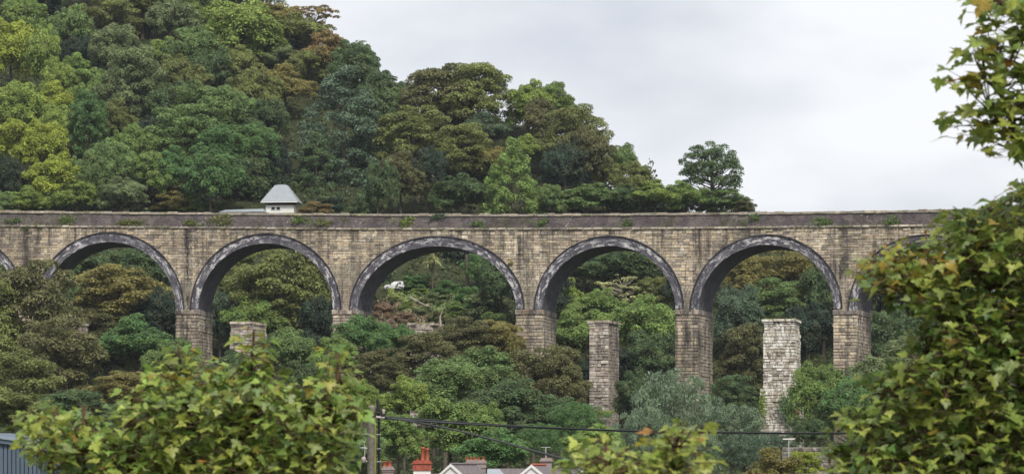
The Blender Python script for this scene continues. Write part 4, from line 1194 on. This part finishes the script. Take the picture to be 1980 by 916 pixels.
# ------------------------------------------------------------------ houses at the bottom edge
def gable_house(name_lab, px, pyr, Y, hw_px, drop_px, length, rot, roofm, wallm=None):
    k = Y / F; c = at(px, pyr, Y); zg = H(c.x, c.y) - .3; o = empty('house', (c.x, c.y, zg), rot, name_lab, 'house', 'houses along the bottom edge')
    hw_ = hw_px * k; ze = c.z - zg - drop_px * k; zr = c.z - zg
    mb = MB(); mb.add([(-hw_, 0, 0), (hw_, 0, 0), (hw_, 0, ze), (0, 0, zr - .08), (-hw_, 0, ze), (-hw_, length, 0), (hw_, length, 0), (hw_, length, ze), (0, length, zr - .08), (-hw_, length, ze)],
                      [(0, 1, 2, 3, 4), (9, 8, 7, 6, 5), (0, 4, 9, 5), (1, 6, 7, 2)]); mb.build('wall', wallm or M['white'], o)
    e = .07; sl_ = (zr - ze) / hw_
    mb = MB()
    for s in (-1, 1):
        v = [(0, -e, zr), (s * (hw_ + e), -e, zr - sl_ * (hw_ + e)), (s * (hw_ + e), length + e, zr - sl_ * (hw_ + e)), (0, length + e, zr)]
        v += [(x, y, z - .12) for x, y, z in v]
        f = [(0, 1, 2, 3), (7, 6, 5, 4), (0, 4, 5, 1), (1, 5, 6, 2), (2, 6, 7, 3), (3, 7, 4, 0)]
        mb.add(v, f if s < 0 else [q[::-1] for q in f])
    rf = mb.build('roof', roofm, o)
    mb = MB()
    for s in (-1, 1):
        mb.add([(0, -e - .03, zr + .05), (s * (hw_ + e + .03), -e - .03, zr + .05 - sl_ * (hw_ + e + .03)), (s * (hw_ + e + .03), -e - .03, zr - .14 - sl_ * (hw_ + e + .03)), (0, -e - .03, zr - .14),
                (0, -e + .03, zr + .05), (s * (hw_ + e + .03), -e + .03, zr + .05 - sl_ * (hw_ + e + .03)), (s * (hw_ + e + .03), -e + .03, zr - .09 - sl_ * (hw_ + e + .03)), (0, -e + .03, zr - .09)],
               [(0, 1, 2, 3), (7, 6, 5, 4), (0, 4, 5, 1), (3, 2, 6, 7)])
    mb.build('barge_board', M['white'], rf)
    mb = MB(); mb.tube([(0, -e, zr + .03), (0, length + e, zr + .03)], .09, 6); mb.build('ridge_tile', M['terracotta'] if 'red' in name_lab else roofm, rf)
    mb = MB(); mb.box(-.5, .5, -.04, .05, ze - 4.2, ze - 2.9); w_ = mb.build('window', M['glass'], o)
    mb = MB(); mb.box(-.6, .6, -.09, .0, ze - 4.3, ze - 4.2); mb.box(-.03, .03, -.06, -.03, ze - 4.2, ze - 2.9); mb.build('frame', M['white'], w_)
    return o, zg
hA, _ = gable_house('white gabled house with a brown slate roof left of the wide grey chimney', 872, 897, 178, 20, 17, 5, math.radians(-17), M['slated'])
hB, _ = gable_house('white gabled house with a red ridge below the sloping cable', 1028, 898.5, 178, 22, 18, 5, math.radians(-10), M['slated'])
hC, _ = gable_house('small white gabled house whose tip just shows beside the central maple', 1126, 910, 172, 12, 9, 5, math.radians(-14), M['slated'])
# white hipped piece
c = at(958, 906, 176); zg = H(c.x, c.y); o = empty('house', (c.x, c.y, zg), 0, 'house end with a pale hipped roof right of the white gable', 'house', 'houses along the bottom edge')
h_ = c.z - zg; mb = MB(); mb.box(-.45, 1.2, 0, 5, 0, h_ - 1.4); mb.build('wall', M['white'], o)
mb = MB(); mb.add([(-.55, -.2, h_ - 1.4), (1.35, -.2, h_ - 1.4), (1.35, 5.2, h_ - 1.4), (-.55, 5.2, h_ - 1.4), (-.5, 1.2, h_), (.25, 1.2, h_), (.25, 3.6, h_), (-.5, 3.6, h_)], [(0, 1, 5, 4), (1, 2, 6, 5), (2, 3, 7, 6), (3, 0, 4, 7), (4, 5, 6, 7)]); mb.build('roof', M['slate'], o)

def stack_house(px, Y, x0, x1, py_top, py_band, bodym, lab, pots, potm, ridge_py, rot=0, brick=True):
    k = Y / F; c = at(px, py_top, Y); zg = H(c.x, c.y) - .3
    o = empty('house', (c.x, c.y, zg), rot, lab, 'house', 'houses along the bottom edge')
    z = lambda py: (HZ - py) / F * Y - zg
    X = lambda p: (p - px) * k
    mb = MB(); mb.box(-3.6, 3.6, .6, 7.5, 0, z(ridge_py) - 2.2); mb.build('wall', M['cream'], o)
    zr = z(ridge_py); mb = MB(); mb.add([(-3.9, .3, zr - 2.4), (3.9, .3, zr - 2.4), (3.9, 4, zr), (-3.9, 4, zr), (3.9, 7.8, zr - 2.4), (-3.9, 7.8, zr - 2.4)], [(0, 1, 2, 3), (3, 2, 4, 5), (0, 3, 5), (1, 4, 2)]); rf = mb.build('roof', M['slated'], o)
    ch = MB(); w = X(x1) - X(x0); yc = 3.6
    ch.box(X(x0) + .06, X(x1) - .06, yc - .35, yc + .35, zr - 1.5, z(py_band))
    chm = ch.build('chimney', M['white'] if brick else bodym, rf)
    ch = MB(); ch.box(X(x0) + .02, X(x1) - .02, yc - .4, yc + .4, z(py_band), z(py_top + 7)); ch.box(X(x0) - .04, X(x1) + .04, yc - .46, yc + .46, z(py_top + 7), z(py_top + 4.5)); ch.box(X(x0) + .03, X(x1) - .03, yc - .38, yc + .38, z(py_top + 4.5), z(py_top + 1)); ch.box(X(x0) + .1, X(x1) - .1, yc - .3, yc + .3, z(py_top + 1), z(py_top))
    ch.build('chimney', bodym, rf)
    for pxp, pyt, r in pots:
        p = MB(); r_ = r * k; h = z(pyt) - z(py_top) ; b = z(py_top) - .02
        p.lathe([(r_ * .95, 0), (r_ * .85, h * .1), (r_ * .78, h * .85), (r_ * 1.0, h * .88), (r_ * 1.0, h * .97), (r_ * .8, h), (r_ * .6, h * .98), (r_ * .6, h * .6)], 14, (X(pxp), yc, b)); p.build('chimney_pot', potm, rf, True)
    return o
stack_house(813, 165, 793.5, 831.5, 889, 909, M['redbrick'], 'house whose red brick chimney carries two tall terracotta pots', [(813.5, 862, 4.4), (822.3, 864.5, 4.4), (803.5, 884, 2.4)], M['terracotta'], 925)
stack_house(919, 186, 899, 940, 888, 904, M['pinkish'], 'house behind the gable with a wide grey stack of five short red pots', [(901.5, 881.5, 3.2), (909, 882, 3.2), (916.5, 882, 3.2), (924, 882, 3.2), (933.5, 881, 3.2)], M['terracotta'], 915, brick=False)
stack_house(746, 160, 733, 757.5, 901, 912, M['pinkish'], 'house just right of the pole with two squat orange pots on a dark stack', [(738.5, 890, 4.4), (748, 890.5, 4.6)], M['terracotta'], 928, brick=False)
stack_house(1058, 190, 1045, 1070, 884, 893, M['pinkish'], 'house behind the maple with a plain brown stack and a thin aerial', [(1057.5, 878, 1.8)], M['terracotta'], 905, brick=False)
c = at(1056.5, 862, 190); an = empty('aerial', (c.x, c.y + 3.4, c.z - 1.2), 0, 'thin pale aerial mast on the brown stack', 'aerial')
mb = MB(); mb.tube([(0, 0, -.3), (0, 0, 1.2)], .035, 6); mb.build('mast', M['steel'], an); mb = MB(); mb.tube([(-.3, 0, 1.15), (.3, 0, 1.15)], .02, 5); mb.build('crossbar', M['steel'], an)

# bottom centre dark roof edge, right field wall, T post
c = at(1235, 912.5, 60); zg = H(c.x, c.y); o = empty('shed', (c.x, c.y, zg), 0, 'dark flat roofed shed whose roof line touches the bottom edge centre', 'shed')
h_ = c.z - zg; mb = MB(); mb.box(-1.05, 1.15, 0, 3, 0, h_ - .12); mb.build('wall', M['shed'], o); mb = MB(); mb.box(-1.15, 1.25, -.1, 3.1, h_ - .12, h_); mb.build('roof', M['blackm'], o)
Yw = 262; c = at(1590, 872, Yw); zg = H(c.x, c.y); o = empty('field_wall', (c.x, c.y, zg), 0, 'grey stone wall behind the yellow shrubs at lower right', 'wall')
h_ = (HZ - 864) / F * Yw - zg; mb = MB(); mb.box(-3.6, 6, 0, .5, -.5, h_, taper=.05); mb.build('masonry', M['wallstone'], o)
s = -3.6
for row in range(6):
    s = -3.6
    while s < 5.6:
        ln = rnd.uniform(.4, .9); mat4 = Matrix.Translation((s, .05, h_ - .35 - row * .33)) @ Matrix.Diagonal((ln - .04, .1, .29, 1))
        put_stone(o, I4, BSO, 'stone', mat4, [(.17, .16, .14), (.14, .13, .11), (.19, .18, .16)]); s += ln
c = at(1525, 849, 215); o = empty('post', (c.x, c.y, H(c.x, c.y)), 0, 'pale T shaped post above the yellow shrubs', 'post'); h_ = c.z - H(c.x, c.y)
mb = MB(); mb.tube([(0, 0, 0), (0, 0, h_)], .04, 8); mb.build('upright', M['steel'], o); mb = MB(); mb.box(-.42, .42, -.04, .04, h_, h_ + .08); mb.build('crossbar', M['white'], o)

# blue shed, bottom left
Ys = 62; k = Ys / F; c = at(55, 880, Ys); zg = H(c.x, c.y); sh = empty('shed', (c.x, c.y, zg), math.radians(-4), 'blue grey corrugated metal shed in the lower left corner', 'shed')
X = lambda p: (p - 55) * k; z = lambda py: (HZ - py) / F * Ys - zg
mb = MB(); mb.box(X(-60), X(118), 0, 3.5, 0, z(855)); mb.build('wall', M['sheddk'], sh)
rib = MB(); rib.box(0, .07, -.05, .01, 0, z(858), taper=.0); rm = rib.mesh('cladding_rib', M['shed'])
for i in range(22):
    p = link(bpy.data.objects.new('cladding_rib', rm), sh); p.location = (X(-58) + i * .09, 0, 0)
mb = MB(); mb.add([(X(-60), -.12, z(837)), (X(112), -.12, z(861)), (X(112), -.12, z(867)), (X(-60), -.12, z(851)), (X(-60), 3.6, z(833)), (X(112), 3.6, z(857)), (X(112), 3.6, z(867)), (X(-60), 3.6, z(851))],
              [(3, 2, 1, 0), (0, 1, 5, 4), (1, 2, 6, 5), (4, 5, 6, 7), (2, 3, 7, 6)]); rf = mb.build('roof', M['shed'], sh)
mb = MB(); mb.add([(X(-60), -.15, z(835.5)), (X(113), -.15, z(859.5)), (X(113), -.15, z(862.5)), (X(-60), -.15, z(839.5)), (X(-60), -.05, z(835)), (X(113), -.05, z(859))], [(3, 2, 1, 0), (0, 1, 5, 4)]); mb.build('roof_flashing', M['shedlt'], rf)
pts = [(X(60) , -.1, z(868)), (X(85), -.1, z(868.5)), (X(97), -.1, z(873)), (X(105), -.1, z(881)), (X(109), -.1, z(894)), (X(109), -.1, z(930))]
mb = MB(); mb.tube(pts, .05, 8); mb.build('arched_frame', M['sheddk'], sh)
Yr = 118; c = at(150, 893, Yr); zg = H(c.x, c.y); o = empty('house', (c.x, c.y, zg), 0, 'low building with a red roof verge half hidden by the left maple', 'house', 'houses along the bottom edge')
k = Yr / F; z = lambda py: (HZ - py) / F * Yr - zg
mb = MB(); mb.add([(0, 0, 0), (0, 0, z(896)), (1.0, 0, z(918)), (1.0, 0, 0), (0, 4, 0), (0, 4, z(896)), (1.0, 4, z(918)), (1.0, 4, 0)], [(3, 2, 1, 0), (4, 5, 6, 7), (0, 1, 5, 4), (2, 3, 7, 6), (1, 2, 6, 5)]); mb.build('wall', M['white'], o)
mb = MB(); a = [(-.03, -.1, z(892)), (1.1, -.1, z(918)), (1.1, -.1, z(924)), (-.03, -.1, z(897))]; mb.add(a + [(x, 4.1, q) for x, y, q in a], [(3, 2, 1, 0), (4, 5, 6, 7), (0, 1, 5, 4), (2, 3, 7, 6), (3, 0, 4, 7), (1, 2, 6, 5)]); mb.build('roof', M['redroof'], o)

# ------------------------------------------------------------------ foreground maples
HALF = [(0, 0), (.08, -.05), (.24, -.15), (.30, -.05), (.24, .05), (.46, .05), (.50, .17), (.64, .36), (.50, .37), (.48, .50), (.36, .47), (.22, .44), (.25, .60), (.19, .74), (.09, .80), (0, 1.02)]
def leaf_geo(seed):
    r = random.Random(seed); out_ = []
    drop = r.uniform(.05, .25); fold = r.uniform(.05, .55); curl = r.uniform(-.2, .45)
    full = HALF + [(-x, y) for x, y in HALF[-2:0:-1]]
    v = [(0, .30, .03)]
    for x, y in full:
        v.append((x * r.uniform(.93, 1.07), y, fold * abs(x) - drop * y * y - curl * abs(x) * y + r.uniform(-.02, .02)))
    n = len(full); f = [(0, 1 + i, 1 + (i + 1) % n) for i in range(n)]
    return np.array(v), np.array(f)
LG = [leaf_geo(i) for i in range(6)]
LM = []
for v, f in LG:
    me = mesh_np('leaf', v, f, M['maple']); LM.append(me)
GREENS = [(.34, .42, .09), (.20, .29, .06), (.23, .34, .07), (.14, .225, .055), (.29, .37, .075), (.22, .30, .11), (.15, .24, .055), (.32, .39, .09), (.26, .32, .07)]
BRONZE = [(.34, .29, .04), (.33, .20, .04), (.28, .28, .04), (.38, .32, .06), (.30, .24, .05), (.30, .27, .05)]
def inpoly(x, y, poly):
    c = False; j = len(poly) - 1
    for i in range(len(poly)):
        xi, yi = poly[i]; xj, yj = poly[j]
        if (yi > y) != (yj > y) and x < (xj - xi) * (y - yi) / (yj - yi) + xi: c = not c
        j = i
    return c
def maple(label, Y, poly, stems, spacing, depths, bronze, shoots=(), leafsz=.085, base=None, gap=0, perc=(4, 7), light=1.0, seed=1):
    r = random.Random(seed); xs = [p[0] for p in poly]; ys = [p[1] for p in poly]
    b0 = at(base[0], base[1], Y); zg = H(b0.x, b0.y); root = empty('maple_tree', (b0.x, b0.y, zg), 0, label, 'maple', 'maples in the foreground')
    off = Vector((b0.x, b0.y, zg))
    stems3 = []; mb = MB(); tk = MB()
    for st in stems:
        q = [at(a, b, Y + (d if len(t) > 2 else 0)) for t in [None] for a, b, d in []] or None
        pts = [at(p[0], p[1], Y + (p[2] if len(p) > 2 else 0)) for p in st]
        pts = [b0 * 1.0 if False else p for p in pts]
        n = len(pts); tk.tube([p - off for p in pts], [(.030 + .012 * (n - i) / n) * (1 - .75 * i / (n - 1)) * light for i in range(n)], 7)
        for i in range(n - 1):
            for t in range(8): stems3.append(pts[i].lerp(pts[i + 1], t / 8))
    tk.build('trunk', M['twig'], root)
    clusters = []
    for dz in depths:
        x = min(xs)
        while x < max(xs):
            y = min(ys)
            while y < max(ys):
                a, b = x + r.uniform(-.5, .5) * spacing, y + r.uniform(-.5, .5) * spacing
                if inpoly(a, b, poly) and r.random() > gap: clusters.append((a, b, dz + r.uniform(-.25, .25)))
                y += spacing
            x += spacing
    for x0, y0, x1, y1 in shoots:
        n = max(3, int(math.hypot(x1 - x0, y1 - y0) / 9)); dz = r.uniform(-.6, .3)
        for i in range(n + 1):
            t = i / n; wd_ = 11 * (1 - t)
            for _ in range(2 if t < .6 else 1): clusters.append((x0 + (x1 - x0) * t + r.uniform(-1, 1) * wd_, y0 + (y1 - y0) * t + r.uniform(-1, 1) * 4, dz + r.uniform(-.1, .1)))
    LV = []; LF = []; LC = []; inst = []; nb = 0
    for a, b, dz in clusters:
        c = at(a, b, Y + dz)
        s = min(stems3, key=lambda p: (p - c).length + .6 * max(0, p.z - c.z + .1))
        mid = s.lerp(c, .55) + Vector((0, 0, -.05 * (c - s).length)); d = (c - s); L_ = d.length
        if L_ > .05: mb.tube([s - off, mid - off, c - off], [.009, .006, .003], 4, False)
        br = bronze(a, b)
        axis = Vector((r.gauss(0, .4), r.gauss(0, .4), 1)).normalized()
        nl = r.randint(*perc); ph0 = r.uniform(0, 6.28)
        for i in range(nl):
            ph = ph0 + i * 2.4; lev = -.03 * i
            h = Vector((math.cos(ph), math.sin(ph), r.uniform(-.1, .35))).normalized()
            pet = r.uniform(.04, .13); o = c + axis * (lev) + h * pet
            mb.tube([c + axis * lev - off, o - off], [.0025, .002], 3, False)
            tip = Vector((h.x, h.y, r.uniform(-.5, .25) if r.random() < .75 else r.uniform(-1.8, -.7))).normalized()
            nrm = Vector((r.gauss(0, .32), r.gauss(0, .32) - .12, 1)); nrm = (nrm - tip * nrm.dot(tip)).normalized(); xa = tip.cross(nrm)
            sz = leafsz * r.uniform(.6, 1.2)
            Mx = Matrix((xa, tip, nrm)).transposed().to_4x4(); Mx = Matrix.Translation(o - off) @ Mx @ Matrix.Diagonal((sz, sz, sz, 1))
            col = r.choice(BRONZE) if r.random() < br * (1.3 if i < 2 else .7) else r.choice(GREENS)
            inst.append((r.randrange(6), Mx, col, dz, a, b))
    inst.sort(key=lambda q: q[3] + (0 if -20 < q[4] < 2000 and -20 < q[5] < 930 else 99))
    for i, (g, Mx, col, dz, a, b) in enumerate(inst):
        if i < 290:
            o = bpy.data.objects.new('leaf', LM[g]); link(o, root); o.matrix_basis = Mx; o.color = (*col, 1)
        else:
            v, f = LG[g]; m3 = np.array(Mx); vv = v @ m3[:3, :3].T + m3[:3, 3]
            LV.append(vv); LF.append(f + nb); nb += len(v); LC.append(np.tile(np.array([*col, 1.0]), (len(v), 1)))
    if LV:
        me = mesh_np('foliage', np.vstack(LV), np.vstack(LF), M['maplea'])
        at_ = me.attributes.new('Col', 'FLOAT_COLOR', 'POINT'); at_.data.foreach_set('color', np.vstack(LC).astype(np.float32).ravel())
        o = link(bpy.data.objects.new('foliage', me), root); o['kind'] = 'stuff'
    for q in range(len(clusters) // 16 if len(clusters) > 220 else 0):
        a, b, dz = r.choice(clusters); c = at(a, b, Y + dz) - off; h = r.uniform(.1, .24)
        mb.tube([c - Vector((r.uniform(-.05, .05), 0, h)), c - Vector((0, 0, h * .4)), c + Vector((r.uniform(-.03, .03), 0, h * .2))], [.009, .006, .003], 5, False)
    mb.build('twigs', M['twig'], root)
    return len(inst)

polyL = [(45, 830), (65, 806), (120, 800), (160, 815), (205, 828), (240, 806), (268, 780), (290, 745), (305, 725), (335, 715), (360, 735), (385, 742), (415, 750), (440, 760), (462, 730), (485, 712), (510, 735), (535, 765), (575, 790), (606, 788), (625, 760), (650, 745), (662, 770), (655, 795), (660, 830), (655, 870), (660, 940), (160, 960), (80, 945), (118, 918), (120, 890), (80, 872), (60, 850), (85, 832)]
shootsL = [(340, 745, 346, 668), (305, 745, 318, 700), (492, 740, 490, 636), (655, 780, 652, 674), (398, 745, 398, 694), (365, 740, 372, 712), (560, 775, 572, 748), (610, 780, 622, 730), (165, 812, 166, 786), (112, 805, 108, 786), (60, 822, 56, 798), (252, 790, 262, 752), (455, 750, 452, 706), (530, 760, 534, 724), (680, 800, 684, 770)]
n1_ = maple('tall many stemmed maple sapling filling the lower left foreground', 21, polyL,
    [[(350, 1090), (355, 960), (375, 840), (352, 740), (345, 668)], [(420, 1090), (440, 960), (476, 850), (482, 740), (492, 640)], [(560, 1090), (590, 960), (640, 850), (655, 760), (652, 680)],
     [(180, 1090, -.3), (170, 960), (165, 850), (160, 780)], [(280, 1090), (260, 960), (240, 850), (262, 745)], [(80, 1090), (95, 960), (100, 860), (110, 790)], [(500, 1090, .5), (540, 940, .4), (560, 840, .4), (560, 740, .3)]],
    19, (-.8, 0, .8), lambda a, b: .02 + (.12 if b < 735 else 0) + (.22 if b < 690 else 0), base=(350, 1090), gap=.30, shoots=shootsL, seed=3)
polyR = [(2060, 360), (1980, 352), (1955, 385), (1905, 400), (1870, 405), (1845, 415), (1815, 445), (1800, 475), (1750, 480), (1705, 485), (1678, 498), (1682, 514), (1745, 528), (1775, 560), (1800, 600), (1815, 640), (1790, 680), (1730, 700), (1695, 735), (1700, 760), (1660, 790), (1640, 812), (1672, 838), (1635, 868), (1615, 940), (1625, 1000), (2100, 1000)]
def brR(a, b): return .02 + (.36 if (a < 1830 and b < 560) else 0) + (.1 if b < 480 else 0)
n2_ = maple('big leafy maple filling the right side of the foreground', 20, polyR,
    [[(1880, 1150), (1878, 960), (1872, 800), (1850, 650), (1870, 500), (1900, 400)], [(1700, 1150), (1690, 960), (1680, 850), (1690, 760)], [(1960, 1150), (1985, 900), (1975, 700), (1900, 540), (1830, 470)], [(1975, 700), (1880, 600), (1800, 540), (1720, 495)],
     [(1800, 1150, .3), (1795, 900, .3), (1800, 740, .2), (1790, 680)], [(2040, 1150), (2050, 800), (2030, 600), (2010, 400)]],
    20, (-.9, -.1, .8), brR, base=(1880, 1150), gap=.30, shoots=[(1780, 515, 1680, 500), (1760, 545, 1715, 545), (1860, 430, 1842, 408), (1985, 385, 1975, 350), (1740, 720, 1685, 728), (1690, 790, 1640, 800), (1670, 860, 1615, 866), (1800, 640, 1778, 655), (1940, 400, 1925, 385), (1790, 480, 1762, 466)], seed=5)
polyT = [(1895, -40), (1890, 20), (1905, 60), (1885, 95), (1850, 110), (1850, 160), (1895, 165), (1845, 215), (1850, 250), (1900, 250), (1925, 285), (1950, 270), (1960, 240), (2000, 300), (2080, 300), (2080, -40)]
n3_ = maple('maple branch with dark pointed leaves hanging in from the upper right', 19, polyT,
    [[(2150, 1150), (2160, 700), (2120, 420), (2045, 340), (1975, 285), (1930, 235), (1915, 215)], [(2160, 600), (2120, 240), (2040, 160), (1960, 120), (1915, 105)], [(2120, 300), (2090, 60), (2000, 20), (1930, 0)], [(1975, 285), (1940, 190), (1900, 145)]],
    25, (-.15, .1), lambda a, b: .12, base=(2150, 1150), gap=.42, perc=(3, 5), seed=9, light=.7, leafsz=.115)
polyC = [(1130, 850), (1170, 838), (1190, 850), (1215, 855), (1232, 870), (1262, 848), (1275, 830), (1290, 812), (1318, 810), (1345, 830), (1338, 862), (1365, 880), (1340, 900), (1300, 940), (1150, 945), (1090, 930), (1105, 895)]
n4_ = maple('small pale leaved maple top at the bottom centre', 17, polyC,
    [[(1300, 1150), (1305, 960), (1308, 880), (1305, 825)], [(1200, 1150), (1180, 960), (1170, 850)]], 30, (-.3, .1, .5), lambda a, b: .06, base=(1300, 1150), gap=.12, seed=12)
print('trees', tcount[0], 'leaves', n1_, n2_, n3_, n4_, 'objects', len(bpy.data.objects))

# ------------------------------------------------------------------ thin air haze over the valley
mb = MB(); mb.box(-2560, 2560, -2560, 2560, -15, 165)
hz = mb.build('haze', None); tag(hz, 'thin even haze filling the valley air', None, None, 'stuff')
hm = bpy.data.materials.new('haze_air'); hm.use_nodes = True; hm.node_tree.nodes.clear()
ho = hm.node_tree.nodes.new('ShaderNodeOutputMaterial'); hv = hm.node_tree.nodes.new('ShaderNodeVolumePrincipled')
hv.inputs['Color'].default_value = (.82, .88, 1.0, 1); hv.inputs['Density'].default_value = 0.00006; hv.inputs['Anisotropy'].default_value = 0.0
hm.node_tree.links.new(hv.outputs[0], ho.inputs['Volume']); hz.data.materials.append(hm)
